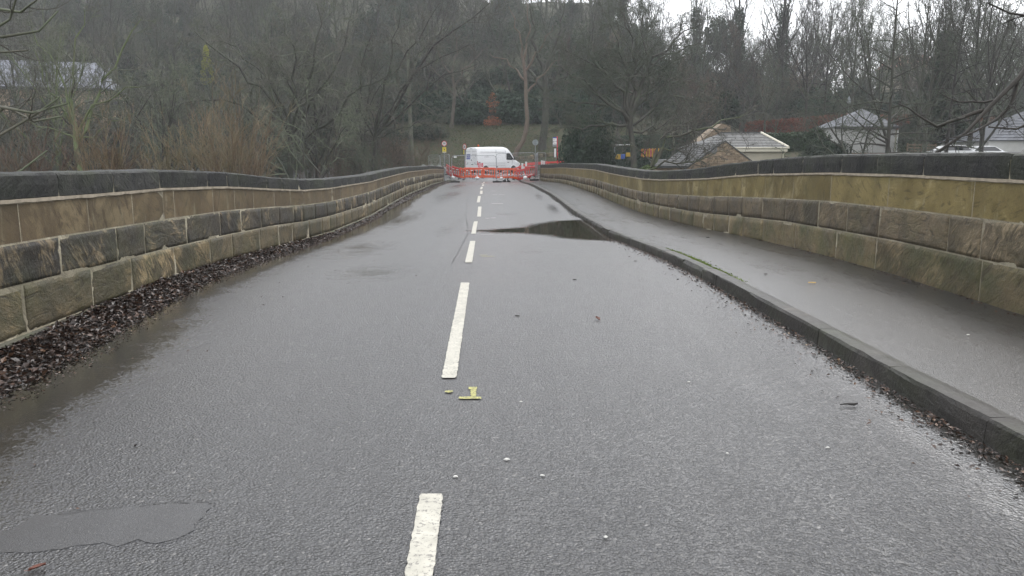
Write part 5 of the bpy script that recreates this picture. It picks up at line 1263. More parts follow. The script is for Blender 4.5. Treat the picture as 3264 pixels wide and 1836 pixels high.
# red and white tape strung through the barriers
def tape(pts, label, w=.07):
    q = [at(*p) for p in pts]; q = resample(q, 40); mb = MB(); vs = []; fs = [[], []]
    for i, p in enumerate(q):
        tw = .5 + .4 * math.sin(i * .5); vs += [(p[0], p[1], p[2] - w / 2 * tw), (p[0], p[1] + .03 * (1 - tw), p[2] + w / 2 * tw)]
    me = bpy.data.meshes.new('barrier_tape'); me.from_pydata(vs, [], [(2 * i, 2 * i + 2, 2 * i + 3, 2 * i + 1) for i in range(len(q) - 1)]); me.update()
    me.materials.append(M_WHITEP); me.materials.append(M_RED)
    for i, f in enumerate(me.polygons): f.material_index = (i // 2) % 2
    o = bpy.data.objects.new('barrier_tape', me); link(o); sm = o.modifiers.new('thick', 'SOLIDIFY'); sm.thickness = .004
    return tag(o, label, 'tape')
tape([(1413, 529, 65.8), (1430, 534, 65), (1455, 540, 64.4), (1480, 543, 64), (1500, 543.5, 64.2), (1540, 541, 65)], 'red and white tape sagging along the top of the left barriers')
tape([(1420, 541, 65), (1450, 547, 64.5), (1500, 553, 64.3), (1540, 555, 64.5), (1565, 556, 65)], 'tape threaded through the slats of the middle barriers')
tape([(1544, 541, 64.4), (1560, 546, 64.4), (1572, 548, 64.6)], 'short tape end hanging off the barrier left of the middle post')
tape([(1580, 562, 64.4), (1600, 548, 64.4), (1615, 546, 64.6)], 'crumpled tape rising diagonally right of the middle post')
tape([(1582, 548, 64.2), (1605, 556, 64.2), (1640, 556, 64.4), (1668, 557, 64), (1700, 556, 64)], 'tape running level through the right hand barriers')
tape([(1668, 550, 64), (1680, 562, 63.8), (1695, 553, 64)], 'loose tape hanging in the tilted red barrier')
for u, v, Y_, s_, lab in ((1521, 568, 63.9, 1.0, 'round white block hanging at the foot of the wide orange barrier'), (1598, 568, 63.9, .75, 'white block right of the middle fence foot'), (1443, 565, 63.8, .9, 'white block at the foot of the left fence post'), (1674, 566, 63.6, .95, 'white block under the tilted red barrier')):
    e = empty('barrier_weight', at(u, v, Y_), 0, lab, 'weight', 'white weights on the barriers'); e.scale = (s_ * .8,) * 3
    MB().tube([(0, 0, -.17), (0, 0, -.12), (0, 0, 0), (0, 0, .10), (0, 0, .15)], [.14, .20, .23, .19, .10], 14).build('block', M_WHITEP, e, smooth=True)
    MB().tube([(0, 0, .12), (-.02, .02, .30), (-.05, .03, .46)], [.03, .022, .02], 8).build('neck', M_WHITEP, e)
e = empty('sand_bag', at(1614, 577, 63.4), 0, 'dark grey bag slumped on the road right of the middle fence foot', 'sandbag')
e.location.z = float(prof(63.4)) + .01
MB().tube([(-.34, 0, .03), (-.22, 0, .08), (0, 0, .17), (.22, 0, .07), (.36, 0, .02)], [.02, .10, .15, .09, .02], 10).build('bag', M_RUB, e, smooth=True)
MB().tube([(-.02, -.12, .30), (.03, -.14, .06)], .03, 6).build('white_strap', M_WHITEP, e)
# red notice board in front of the van
e = empty('notice_board', at(1532, 566, 67), 0, 'pink red notice board on a stand in front of the van', 'sign')
z0 = at(1532, 526, 67).z - at(1532, 566, 67).z
MB().box((0, 0, z0), (.44, .03, .34), bev=.005).box((-.10, 0, z0 - .26), (.24, .03, .12), bev=.004).build('board', M_PINK, e)
MB().tube([(-.10, .03, 0), (-.10, .03, z0 + .25)], .02, 6).box((-.10, .01, z0 + .22), (.20, .03, .06)).build('stand', M_GREYP, e)
mb = MB()
for r_, (a, b) in enumerate(((-.15, .15), (-.13, .13), (-.18, .18), (-.12, .12))):
    for q in range(int((b - a) / .045)): mb.box((a + .02 + q * .045, -.018, z0 + .12 - r_ * .08), (.032, .004, .036))
mb.build('white_lettering', M_WHITEP, e)

# ------------------------------------------------------------ road signs
def roundel(u, v, Y_, dia, txt, rz, label, pole_to, extra=None):
    c = at(u, v, Y_); g = pole_to
    e = empty('speed_limit_sign', (c.x, c.y, g), rz, label, 'road sign'); h = c.z - g
    MB().tube([(0, .04, 0), (0, .04, h + dia * .3)], .038, 10).build('pole', M_GREYP, e)
    MB().disc((0, 0, h), (0, 1, 0), dia / 2, .02, 40).build('red_rim', M_SIGNR, e)
    MB().disc((0, -.013, h), (0, 1, 0), dia * .385, .006, 40).build('white_face', M_WHITEP, e)
    me = text_mesh(txt, dia * .50, bold=dia * .012); o = place('numerals', me, M_INK, e); o.rotation_euler = (math.pi / 2, 0, 0); o.location = (0, -.021, h)
    return e, h
e, h = roundel(1416, 457.5, 68, .47, '30', 0, 'round 30 speed limit sign above a yellow plate beside the left parapet end', -.2)
yp = MB().box((0, 0, h - .54), (.33, .015, .47), bev=.004).build('yellow_plate', M_SIGNY, e)
mb = MB(); zc_ = h - .54
for q in range(5): mb.box((-.10 + q * .05, -.010, zc_ + .16), (.035, .004, .045))
for q in range(4): mb.box((-.075 + q * .05, -.010, zc_ - .12), (.035, .004, .045))
mb.disc((0, -.010, zc_ + .02), (0, 1, 0), .055, .004, 16); mb.build('dark_lettering', M_INK, yp)
MB().box((0, -.010, zc_ - .20), (.30, .004, .05)).build('white_strip', M_WHITEP, yp)
MB().tube([(-.15, 0, 1.10), (-.05, -.05, 1.18), (.05, -.05, 1.17), (.16, 0, 1.10)], .035, 6).build('ribbon', M_WHITEP, e)
e, h = roundel(1480.6, 468, 76, .60, '20', -.92, 'round 20 speed limit sign turned aside just left of the van', .25)
MB().box((-.14, .02, h - .50), (.10, .015, .42), bev=.004).build('yellow_plate', M_SIGNY, e)
c = at(1706.4, 454, 67.5)
e = empty('blue_roundel_back', (c.x, c.y, -.1), .1, 'grey back of a round sign on a pole behind the right fence panel', 'road sign'); h = c.z + .1; e.name = 'round_sign'
MB().tube([(0, -.03, 0), (0, -.03, h + .20)], .036, 10).build('pole', M_GREYP, e)
MB().disc((0, .03, h), (0, 1, 0), .255, .02, 36).build('disc_back', plain('dull grey sign back', (.26, .30, .30), .5), e)
MB().box((0, -.045, h + .10), (.34, .03, .04)).box((0, -.045, h - .12), (.34, .03, .04)).box((.0, -.06, h + .17), (.10, .05, .05)).build('bracket', M_GREYP, e)
# bus stop
c = at(1776, 517, 78)
e = empty('bus_stop', (c.x, c.y, c.z - .7), 0, 'red bus stop pole with white panels beside the evergreen bush', 'bus stop'); top = at(1775, 434.6, 78).z - e.location.z
MB().tube([(0.05, 0, 0), (-.03, 0, top)], .052, 10).build('pole', M_POLER, e)
fx = -.26; fh = top - .55
MB().box((fx, 0, fh), (.42, .035, .92), bev=.006).build('flag_panel', M_GREYP, e)
MB().box((fx, -.021, fh + .42), (.40, .006, .08)).build('blue_header', M_BLUE, e)
MB().box((fx, -.021, fh + .22), (.38, .006, .26)).build('white_tile', M_WHITEP, e); MB().box((fx, -.021, fh - .10), (.36, .006, .28)).build('white_tile', M_WHITEP, e)
mb = MB().box((fx - .05, -.026, fh + .22), (.20, .004, .04)).box((fx, -.026, fh - .10), (.20, .004, .03)).box((fx, -.026, fh - .14), (.20, .004, .02)); mb.build('dark_lettering', M_GREYP, e)
MB().box((-.22, 0, top - 1.62), (.22, .06, .92), bev=.01).build('timetable_case', M_GREYP, e); MB().box((-.22, -.033, top - 1.62), (.15, .006, .82)).build('timetable', M_WHITEP, e)
# small sign pair on the slope at right
c = at(2704, 357, 100); e = empty('warning_sign', (c.x, c.y, c.z - .8), 0, 'grey backed triangle and plate sign on a thin pole on the right slope', 'road sign'); h = at(2704, 303, 100).z - e.location.z
MB().tube([(0, 0, 0), (0, 0, h)], .035, 8).build('pole', M_GREYP, e); MB().prism([(-.32, h - .6), (.32, h - .6), (0, h)], 1, -.06, -.04).build('triangle', M_GREYP, e)
MB().box((0, -.05, h - .85), (.6, .02, .34)).build('plate', M_GREYP, e)

# ------------------------------------------------------------ buildings
M_SLATE = stone('stone roof slate', (.042, .044, .044), (.070, .072, .070), (.125, .12, .112), .62, .3, .15, .003, .48, .3)
M_SLATEW = stone('wet grey roof slate', (.09, .095, .11), (.14, .15, .17), (.18, .19, .215), .64, .3, .05, .002, .6, .0, spec=.2)
M_CREAM = plain('cream render', (.40, .37, .29), .8, var=.08, sc=1.5)
M_WHITER = plain('white render', (.36, .36, .345), .8, var=.12, sc=1.2)
M_RUBBLE = stone('pink buff rubble stone', (.19, .145, .10), (.28, .215, .15), (.36, .29, .20), .58, .4, .1, .01, .8, .1)
M_TILE = plain('red roof tile', (.30, .12, .085), .75, var=.2, sc=2)
M_FASC = plain('cream painted timber', (.55, .52, .42), .5, var=.05)
M_TIMB = plain('brown fence timber', (.12, .085, .055), .8, var=.3, sc=5)
def roof_plane(root, A, B, C, D, rows, cols, mat, seed, name='slate', th=.03, w_over=1.18):
    """slates laid in courses: A-B eave, D-C ridge (may narrow)"""
    A, B, C, D = map(Vector, (A, B, C, D)); rs = random.Random(seed); nrm = (B - A).cross(D - A).normalized()
    if nrm.z < 0: nrm = -nrm
    L0 = (B - A).length
    for r_ in range(rows):
        t0, t1 = r_ / rows, min(1, (r_ + w_over) / rows)
        a0, b0, a1, b1 = A.lerp(D, t0), B.lerp(C, t0), A.lerp(D, t1), B.lerp(C, t1); w = (b0 - a0).length; k = max(1, round(cols * w / L0))
        cuts = [0] + [min(.999, max(.001, (i + (.5 if r_ % 2 else 0) + rs.uniform(-.12, .12)) / k)) for i in range(0 if r_ % 2 else 1, k)] + [1]
        for i in range(len(cuts) - 1):
            s0, s1 = cuts[i] + .0015, cuts[i + 1] - .0015
            if s1 - s0 < .004: continue
            up = nrm * (th * 1.6 + rs.uniform(0, .012)); lo = nrm * .004
            q = [a0.lerp(b0, s0), a0.lerp(b0, s1), a1.lerp(b1, s1), a1.lerp(b1, s0)]
            top = [q[0] + up, q[1] + up, q[2] + nrm * th * .5, q[3] + nrm * th * .5]; bot = [q[0] + up - nrm * th, q[1] + up - nrm * th, q[2] - lo, q[3] - lo]
            c_ = q[0]
            mb = MB(); mb.add([p - c_ for p in top + bot], [(0, 1, 2, 3), (7, 6, 5, 4), (0, 4, 5, 1), (1, 5, 6, 2), (2, 6, 7, 3), (3, 7, 4, 0)])
            me = bpy.data.meshes.new(name); me.from_pydata(mb.v, [], mb.f); me.update(); place(name, me, mat, root, tuple(c_))
# cream walled bungalow with a hipped stone slate roof
Yb = 61.0; er = at(2512, 470, Yb); el = at(2215, 470, Yb); rrp = at(2426, 424, Yb + 3.6); rl = at(2296, 424, Yb + 3.6)
bx = empty('bungalow', (el.x, Yb, er.z), 0, 'cream walled bungalow with a hipped slate roof behind the right parapet', 'house'); W = er.x - el.x; dz = rrp.z - er.z; D_ = 7.2
roof = MB().add([(0, 0, 0), (W, 0, 0), (W, D_, 0), (0, D_, 0), (rl.x - el.x, 3.6, dz - .03), (rrp.x - el.x, 3.6, dz - .03)], [(0, 1, 5, 4), (1, 2, 5), (2, 3, 4, 5), (3, 0, 4), (3, 2, 1, 0)]).build('roof', M_SLATE, bx)
roof_plane(roof, (0, 0, 0), (W, 0, 0), (rrp.x - el.x, 3.6, dz - .03), (rl.x - el.x, 3.6, dz - .03), 9, 19, M_SLATE, 3)
MB().tube([(W + .02, -.02, .03), (rrp.x - el.x, 3.6, dz + .03)], .10, 6).build('hip_ridge', M_FASC, roof)
MB().tube([(rl.x - el.x, 3.6, dz + .02), (rrp.x - el.x, 3.6, dz + .02)], .08, 6).build('ridge', M_SLATE, roof)
MB().box((W / 2, D_ / 2, -1.9), (W - .70, D_ - .7, 3.62)).build('wall', M_CREAM, bx)
MB().box((W / 2, .12, -.17), (W - .06, .24, .30)).box((W - .12, D_ / 2, -.17), (.24, D_ - .5, .30)).build('fascia', M_FASC, bx)
MB().tube([(.0, -.06, -.04), (W + .08, -.06, -.04)], .05, 8).build('gutter', M_FASC, bx)
MB().tube([(W - .1, .05, -.3), (W - .28, .22, -.5), (W - .28, .22, -3.4)], .04, 8).build('downpipe', M_FASC, bx)
# stone cottage: gable with an oval window, slate roof falling to the left
Yg = 54.0; pk = at(2311, 450, Yg); lo = at(2150, 564, Yg); bk = 10.5
cg = empty('stone_cottage', (pk.x, Yg, pk.z), 0, 'pinkish stone gable with an oval window and a long slate roof to its left', 'house'); hw = pk.x - lo.x; hh = pk.z - lo.z
MB().prism([(-hw, -hh), (hw * .9, -hh * .9), (0, 0)], 1, 0, .35).box((0, .17, -hh - 1.0), (hw * 1.9, .34, 2.0)).build('gable_wall', M_RUBBLE, cg)
rs = random.Random(5); gz = -hh + .1; row = 0
while gz < -.25:
    hwid = hw * (-gz) / hh; x = -hwid + .05 + (row % 2) * .1
    while x < hwid * .9 - .1:
        w_ = rs.uniform(.22, .42); h_ = .15
        if not (abs(x + w_ / 2 + .73) < .38 and abs(gz + .58) < .4) and x + w_ < hwid * .95:
            MB().box((x + w_ / 2, -.012, gz), (w_ - .03, .05, h_ - .02), bev=.012).build('stone', M_RUBBLE, cg)
        x += w_
    gz += .165; row += 1
ow = MB().tube([(-.73, -.03, -.58), (-.73, .01, -.58)], .26, 22).build('oval_window', M_GLASSD, cg); ow.data.transform(Matrix.Translation((-.73, 0, -.58)) @ Matrix.Diagonal((.8, 1, 1.25, 1)) @ Matrix.Translation((.73, 0, .58)))
rf2 = MB().add([(0, -.12, .05), (-hw, -.12, -hh + .05), (-hw, bk, -hh + .05), (0, bk, .05), (hw, -.12, -hh + .05), (hw, bk, -hh + .05), (0, -.12, -.02), (-hw, -.12, -hh - .02), (-hw, bk, -hh - .02), (0, bk, -.02), (hw, -.12, -hh - .02), (hw, bk, -hh - .02)],
     [(0, 1, 2, 3), (0, 3, 5, 4), (6, 9, 8, 7), (6, 10, 11, 9), (0, 6, 7, 1), (0, 4, 10, 6), (2, 8, 9, 3), (3, 9, 11, 5), (1, 7, 8, 2), (4, 5, 11, 10)]).build('roof', M_SLATE, cg)
roof_plane(rf2, (-hw, bk, -hh + .06), (-hw, -.16, -hh + .06), (0, -.16, .06), (0, bk, .06), 16, 17, M_SLATE, 7)
chp = at(2290, 430, Yg + bk + 1)
ch = empty('stone_outbuilding', (chp.x, chp.y, chp.z), 0, 'pale buff stone gable standing behind the cottage roof', 'house')
MB().prism([(-1.6, -2.4), (1.0, -2.4), (1.0, .75), (.3, .95), (-1.6, -.55)], 1, 0, 3.0).build('wall', M_RUBBLE, ch)
k_ = 0; rs = random.Random(6)
for gz in np.arange(-1.3, .5, .19):
    x = -1.45 + (k_ % 2) * .12 + max(0, (gz + .6) * 1.25); k_ += 1
    while x < .7:
        w_ = rs.uniform(.25, .45); MB().box((min(x + w_ / 2, .8), -.012, gz), (w_ - .03, .05, .16), bev=.012).build('stone', M_RUBBLE, ch); x += w_
lr = at(2090, 530, 52); lw = at(2190, 530, 52)
le = empty('lean_to', (lr.x, 52, lr.z), 0, 'low lean-to roof of slates just above the right parapet', 'outbuilding'); W2 = lw.x - lr.x
rf3 = MB().add([(0, 0, 0), (W2, 0, 0), (W2, 2.6, .45), (0, 2.6, .45), (0, 0, -.1), (W2, 0, -.1), (W2, 2.6, .35), (0, 2.6, .35)], [(0, 1, 2, 3), (7, 6, 5, 4), (0, 4, 5, 1), (1, 5, 6, 2), (2, 6, 7, 3), (3, 7, 4, 0)]).build('roof', M_SLATE, le)
roof_plane(rf3, (0, -.05, 0), (W2, -.05, 0), (W2, 2.6, .45), (0, 2.6, .45), 5, 6, M_SLATE, 9)
MB().box((W2 / 2, 1.4, -1.3), (W2 - .2, 2.2, 2.4)).build('wall', M_RUBBLE, le)
# white rendered building with a pyramid slate roof
Yw = 74.0; a = at(2663, 404, Yw); b = at(2868, 404, Yw); W = b.x - a.x; g = at(2700, 487, Yw).z - a.z
wb = empty('white_building', (a.x, Yw, a.z), 0, 'white rendered building with a pyramid slate roof behind the drooping tree', 'house'); rise = at(2746, 347, Yw + 3).z - a.z; ax_ = at(2746, 347, Yw + 3).x - a.x
roof = MB().add([(0, 0, 0), (W, 0, 0), (W, 6, 0), (0, 6, 0), (ax_, 3, rise)], [(0, 1, 4), (1, 2, 4), (2, 3, 4), (3, 0, 4), (3, 2, 1, 0)]).build('roof', M_SLATEW, wb)
roof_plane(roof, (0, 0, 0), (W, 0, 0), (ax_ + .04, 3, rise), (ax_ - .04, 3, rise), 12, 20, M_SLATEW, 11)
MB().box((W / 2, 3, g / 2 - .3), (W - .5, 5.5, -g + .5)).build('wall', M_WHITER, wb)
MB().box((W / 2, .0, -.09), (W + .1, .12, .16)).build('gutter', M_INK, wb)
MB().box((W / 2, .20, g - .12), (W - .5, .14, .25)).build('timber_base', M_TIMB, wb)
MB().tube([(W - .15, -.04, -.3), (W - .15, -.04, g)], .055, 8).build('downpipe', M_WHITEP, wb)
# pale slated roof at far right
Yr = 66.0; a = at(3150, 448, Yr); b = at(3450, 448, Yr)
pr_ = empty('pale_roofed_house', (a.x, Yr, a.z), 0, 'pale wet slated roof rising at the right edge behind twigs', 'house'); W = b.x - a.x; c = at(3290, 345, Yr + 4)
roof = MB().add([(0, 0, 0), (W, 0, 0), (W, 8, 0), (0, 8, 0), (c.x - a.x, 4, c.z - a.z), (W, 4, c.z - a.z)], [(0, 1, 5, 4), (1, 2, 5), (2, 3, 4, 5), (3, 0, 4), (3, 2, 1, 0)]).build('roof', M_SLATEW, pr_)
roof_plane(roof, (0, 0, 0), (W, 0, 0), (W, 4, c.z - a.z), (c.x - a.x, 4, c.z - a.z), 12, 16, M_SLATEW, 13)
MB().box((W / 2, 4, -1.5), (W - .5, 7.4, 2.98)).build('wall', M_WHITER, pr_)
# red roofed house on the ridge
a = at(2856, 214, 172); b = at(3010, 214, 172)
rh = empty('red_roofed_house', (a.x, 172, a.z), .1, 'house with a red tiled roof high on the ridge behind the thin trees', 'house'); W = b.x - a.x
MB().add([(-.4, 0, 0), (W + .4, 0, 0), (W + .4, 8, 0), (-.4, 8, 0), (1.5, 4, 3.0), (W - 1.2, 4, 3.3)], [(0, 1, 5, 4), (1, 2, 5), (2, 3, 4, 5), (3, 0, 4), (3, 2, 1, 0)]).build('roof', M_TILE, rh)
w_ = MB().box((W / 2, 4, -2.5), (W - .4, 7.4, 4.98)).build('wall', M_CREAM, rh)
for x in (1.8, 5.0, 8.2): MB().box((x, .28, -1.3), (1.2, .06, 1.2), bev=.01).build('window', M_GLASSD, rh)
# long building with a pale sheet roof at far left
a = at(-260, 282, 84); b = at(352, 282, 84); t = at(352, 203, 89)
lb = empty('long_building', (a.x + (b.x - a.x) * (1 - math.cos(.27)), 84 - (b.x - a.x) * math.sin(.27), a.z), .27, 'long low building with a pale grey roof behind the trunks at far left', 'building'); W = b.x - a.x; hz = t.z - a.z
M_SHEET = plain('pale grey sheet roof', (.15, .16, .19), .6, var=.08, sc=.7)
rf_ = MB().add([(0, 0, 0), (W, 0, 0), (t.x - a.x, 5, hz), (.3, 5, hz), (0, 10, 0), (W, 10, 0)], [(0, 1, 2, 3), (3, 2, 5, 4), (0, 3, 4), (1, 5, 2), (0, 4, 5, 1)]).build('roof', M_SHEET, lb)
for i in range(1, 22):
    x = W * i / 22; MB().tube([(x, -.02, .02), (x + .25, 5, hz + .02)], .02, 4).build('roof_seam', M_SHEET, rf_)
MB().box((W / 2, 5, -1.7), (W - .6, 9.2, 3.38)).build('wall', plain('buff wall', (.33, .25, .175), .85, var=.15, sc=.8), lb)
MB().box((W / 2, -.04, -.16), (W, .10, .30)).build('gutter', M_INK, lb)
for i in range(9):
    MB().box((2.0 + i * 2.35, .37, -1.7), (1.3, .08, 1.1), bev=.01).build('window', M_GLASSD, lb)
# ------------------------------------------------------------ hedges, fences, garden wall
def hedge(name, u0, u1, vt, vb, Y0, Y1, th, mat, nleaf, size, label, seed, inner):
    a, b = at(u0, vb, Y0), at(u1, vb, Y1); h0 = at(u0, vt[0], Y0).z - a.z; h1 = at(u1, vt[1], Y1).z - b.z; rg = np.random.default_rng(seed)
    d = Vector((b.x - a.x, b.y - a.y, 0)); L = d.length; e = empty(name, a, math.atan2(d.y, d.x), label, 'hedge')
    t = rg.uniform(0, 1, nleaf); face = rg.uniform(0, 1, nleaf); top = h0 + (h1 - h0) * t + (b.z - a.z) * t
    P = np.stack([t * L, np.where(face < .75, -rg.uniform(0, .22, nleaf), rg.uniform(0, th, nleaf)), np.where(face < .75, rg.uniform(-.4, 1, nleaf) * top, top + rg.normal(0, .10, nleaf))], 1)
    nrm = np.where((face < .75)[:, None], np.array([0, -1, .4]), np.array([0, -.2, 1.]))
    place('leaves', np_mesh('leaves', *leaf_quads(rg, P, size, nrm)), mat, e)
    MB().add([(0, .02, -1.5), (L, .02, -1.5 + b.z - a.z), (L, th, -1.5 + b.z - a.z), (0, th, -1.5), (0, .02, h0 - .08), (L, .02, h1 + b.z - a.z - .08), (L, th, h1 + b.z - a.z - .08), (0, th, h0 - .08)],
        [(0, 1, 5, 4), (1, 2, 6, 5), (2, 3, 7, 6), (3, 0, 4, 7), (4, 5, 6, 7), (3, 2, 1, 0)]).build('twig_and_shade_core', inner, e)
M_INH = bark('hedge twigs', (.045, .020, .014), (.085, .034, .022), (.07, .03, .02), .2); M_ING = bark('ivy shade', (.014, .020, .010), (.022, .030, .015), (.02, .03, .015), .2)  # near-black green of the ivy cores paints the shade behind their leaves
hedge('beech_hedge', 2372, 2700, (394, 366), 428, 93, 97, 1.2, M_HEDGE, 16000, .09, 'clipped russet beech hedge above the bungalow roof', 3, M_INH)
hedge('beech_hedge', 2700, 3260, (366, 378), 420, 99, 104, 1.2, M_HEDGE, 12000, .10, 'stretch of russet hedge seen between the trunks at right', 4, M_INH)
hedge('ivy_hedge', 2440, 2700, (430, 424), 500, 76, 78, .9, M_IVY, 9000, .11, 'dark ivy covered garden wall right of the bungalow', 5, M_ING)
hedge('ivy_hedge', 2880, 3120, (402, 398), 480, 84, 86, .9, M_LAUREL, 7000, .12, 'dark green hedge behind the trunks right of the white building', 6, M_ING)
hedge('ivy_hedge', 1930, 2200, (440, 430), 505, 84, 90, .9, M_LAUREL, 7000, .12, 'green hedge behind the coloured play fence', 7, M_ING)
a = at(2893, 482, 68); b = at(2982, 482, 70); tf = empty('timber_fence', (a.x, a.y, a.z - .3), math.atan2(b.y - a.y, b.x - a.x), 'low brown timber fence behind the right parapet', 'fence'); W = (b - a).length
for z in (.35, .6, .85): MB().box((W / 2, 0, z), (W, .04, .13)).build('rail', M_TIMB, tf)
for k in range(5): MB().box((W * k / 4, .05, .45), (.10, .10, 1.1)).build('post', M_TIMB, tf)
# parked white cars half hidden past the right parapet
def car(u, v, Y_, rz, label, col):
    a = at(u, v, Y_); e = empty('parked_car', (a.x, a.y, a.z - 1.35), rz, label, 'car', 'parked cars past the right parapet')
    st = [(-2.0, .75, .78), (-1.9, .95, .82), (-1.3, 1.0, .86), (-.75, 1.40, .74), (0, 1.46, .72), (.7, 1.42, .72), (1.45, 1.0, .84), (1.95, .9, .80), (2.1, .6, .72)]; sec = []
    for x, zt, w in st:
        sec += [(x, -.84, .28), (x, -.88, .60), (x, -.86, min(zt, .95)), (x, -w * .9, zt - .03), (x, 0, zt), (x, w * .9, zt - .03), (x, .86, min(zt, .95)), (x, .88, .60), (x, .84, .28)]
    m = 9; fs = [(i * m + k, i * m + (k + 1) % m, (i + 1) * m + (k + 1) % m, (i + 1) * m + k) for i in range(len(st) - 1) for k in range(m)] + [tuple(range(m)), tuple((len(st) - 1) * m + k for k in range(m))]
    MB().add(sec, fs).build('body', col, e)
    for sy in (-1, 1):
        MB().add([(-1.1, sy * .865, 1.0), (-.7, sy * .74, 1.34), (.65, sy * .73, 1.36), (1.2, sy * .86, 1.0)], [(0, 1, 2, 3)]).build('side_window', M_GLASSD, e)
        for x in (-1.25, 1.3): MB().disc((x, sy * .80, .32), (0, 1, 0), .32, .2, 18).build('wheel', M_RUB, e)
car(3035, 466, 64, .1, 'white parked car half hidden by branches, left of its neighbour', M_VAN)
car(3130, 468, 66, .0, 'white parked car half hidden by branches, right of its neighbour', M_VAN)
# play equipment seen through the trees
M_YP = plain('yellow play panel', (.40, .25, .02), .5); M_BP = plain('blue play panel', (.04, .10, .38), .5)
a = at(1983, 512, 66); pe = empty('play_frame', (a.x, a.y, a.z), .1, 'yellow and blue play panels left of the broad tree trunk', 'play equipment')
MB().box((-.35, 0, .32), (.46, .05, .42), bev=.02).box((.52, .02, .50), (.40, .05, .34), bev=.02).build('yellow_panel', M_YP, pe); MB().box((.05, .0, .34), (.36, .05, .40), bev=.02).build('blue_panel', M_BP, pe)
MB().tube([(-.7, .05, 1.30), (.9, .05, 1.34)], .04, 6).build('white_rail', M_WHITEP, pe); MB().tube([(-.65, .05, 0), (-.65, .05, 1.3)], .04, 6).tube([(.85, .05, 0), (.85, .05, 1.33)], .04, 6).build('post', M_GREYP, pe)
M_PICK = plain('faded orange paint', (.36, .10, .03), .6)
a = at(2046, 500, 68); pf = empty('picket_fence', (a.x, a.y, a.z), 0, 'orange and yellow picket fence glimpsed between tree trunks', 'fence')
for k in range(13): MB().box((k * .13, 0, .35), (.08, .03, .72 + .06 * (k % 2)), bev=.01).build('picket', (M_PICK, M_YP, M_PINK, M_YP)[k % 4], pf)
MB().box((.78, .03, .15), (1.75, .03, .06)).box((.78, .03, .6), (1.75, .03, .06)).build('rail', M_YP, pf)
# low wall and path edge at the foot of the bank
wl_ = [at(1640, 503, 86.5), at(1690, 498, 87), at(1730, 492, 87.5), at(1790, 486, 89), at(1830, 480, 91)]
lwall = empty('bank_wall', wl_[0], 0, 'low pale stone edging curving along the foot of the bank', 'wall'); rs = random.Random(2)
for i in range(len(wl_) - 1):
    A, B = wl_[i], wl_[i + 1]; k = 4
    for j in range(k):
        p = A.lerp(B, (j + .5) / k); gz = max(float(terr(p.x, p.y)) + .12, p.z - .5)
        o = MB().box((0, 0, 0), ((B - A).length / k - .04, .35, .42 + rs.uniform(-.05, .05)), bev=.04).build('stone', M_BLK2, lwall); o.location = Vector((p.x, p.y, p.z - .12)) - lwall.location; o.rotation_euler = (0, -math.asin((B.z - A.z) / (B - A).length), math.atan2(B.y - A.y, B.x - A.x))

# ------------------------------------------------------------ leaf litter, twigs, pebbles
M_LEAF = NT('wet fallen leaves'); n = M_LEAF; ca = n.n('Attribute'); ca.attribute_name = 'tint'
M_LEAF = n.fin(n.ramp(ca.outputs['Fac'], [(0, (.008, .006, .005)), (.4, (.024, .014, .010)), (.66, (.055, .029, .019)), (.87, (.12, .066, .038)), (1, (.26, .19, .11))]), .38, None, .5)
M_MULCH = n = NT('rotted leaf mulch'); p = n.pos()
M_MULCH = n.fin(n.ramp(n.noise(p, 30, 5, .7), [(.35, (.010, .008, .006)), (.55, (.030, .019, .013)), (.72, (.09, .055, .035))]), .45, n.bump(n.noise(p, 40, 4, .7), .03, 1), .5)
rg = np.random.default_rng(12)
def leaves(name, P, size, label, tint_lo=0, tint_hi=1, flat=.35):
    N = len(P); nr = _norm(np.stack([rg.normal(0, flat, N), rg.normal(0, flat, N), np.ones(N)], 1)); a, b = _frame(nr); ph = rg.uniform(0, 6.28, N)[:, None]
    u = a * np.cos(ph) + b * np.sin(ph); v = np.cross(nr, u); s = (size * rg.uniform(.5, 1.5, N))[:, None]; cl = s * rg.uniform(-.1, .6, N)[:, None]
    V = np.stack([P - u * s, P - v * s * .55 + nr * cl, P + u * s + nr * cl * .4, P + v * s * .55 + nr * cl * .9, P + u * s * .1], 1).reshape(-1, 3)
    i = np.arange(N)[:, None] * 5; T = np.concatenate([i + np.array([[0, 1, 4]]), i + np.array([[1, 2, 4]]), i + np.array([[2, 3, 4]]), i + np.array([[3, 0, 4]])])
    me = np_mesh(name, V, None, T); at2 = me.attributes.new('tint', 'FLOAT', 'POINT')
    at2.data.foreach_set('value', np.repeat(np.clip(rg.beta(1.6, 2.2, N) * (tint_hi - tint_lo) + tint_lo, 0, 1), 5).astype(np.float32))
    return tag(place(name, me, M_LEAF), kind='stuff')
def drift(y): return np.interp(y, [-6, 2, 5, 8, 11, 14, 17, 21, 26, 31, 36, 41, 50, 58, 64], [.46, .48, .48, .40, .34, .30, .18, .22, .16, .30, .18, .26, .20, .38, .6])
def driftz(y): return np.interp(y, [-6, 5, 8, 11, 14, 16, 64], [.075, .075, .065, .055, .04, .02, .03])
ys = np.arange(-6, 64, .15); tt = np.linspace(0, 1, 9); X = []; Z = []
for y in ys:
    j = .10 * mnoise.noise(Vector((y * 1.3, 0, 5))); w = float(drift(y)) * (1 + 2 * j); h = float(driftz(y)) * (1 + 2 * j)
    x0 = float(lwx(y)) + .02; X.append(x0 + w * tt); Z.append([float(road_z(x0 + w * t, y)) + .008 + h * (1 - t) ** 1.3 * (1 + .5 * mnoise.noise(Vector((y * 6, t * 5, 1)))) - (.02 if t > .95 else 0) for t in tt])
mound = tag(place('leaf_mulch', grid_mesh('leaf_mulch', np.array(X), np.repeat(ys[:, None], 9, 1), np.array(Z)), M_MULCH), kind='stuff')
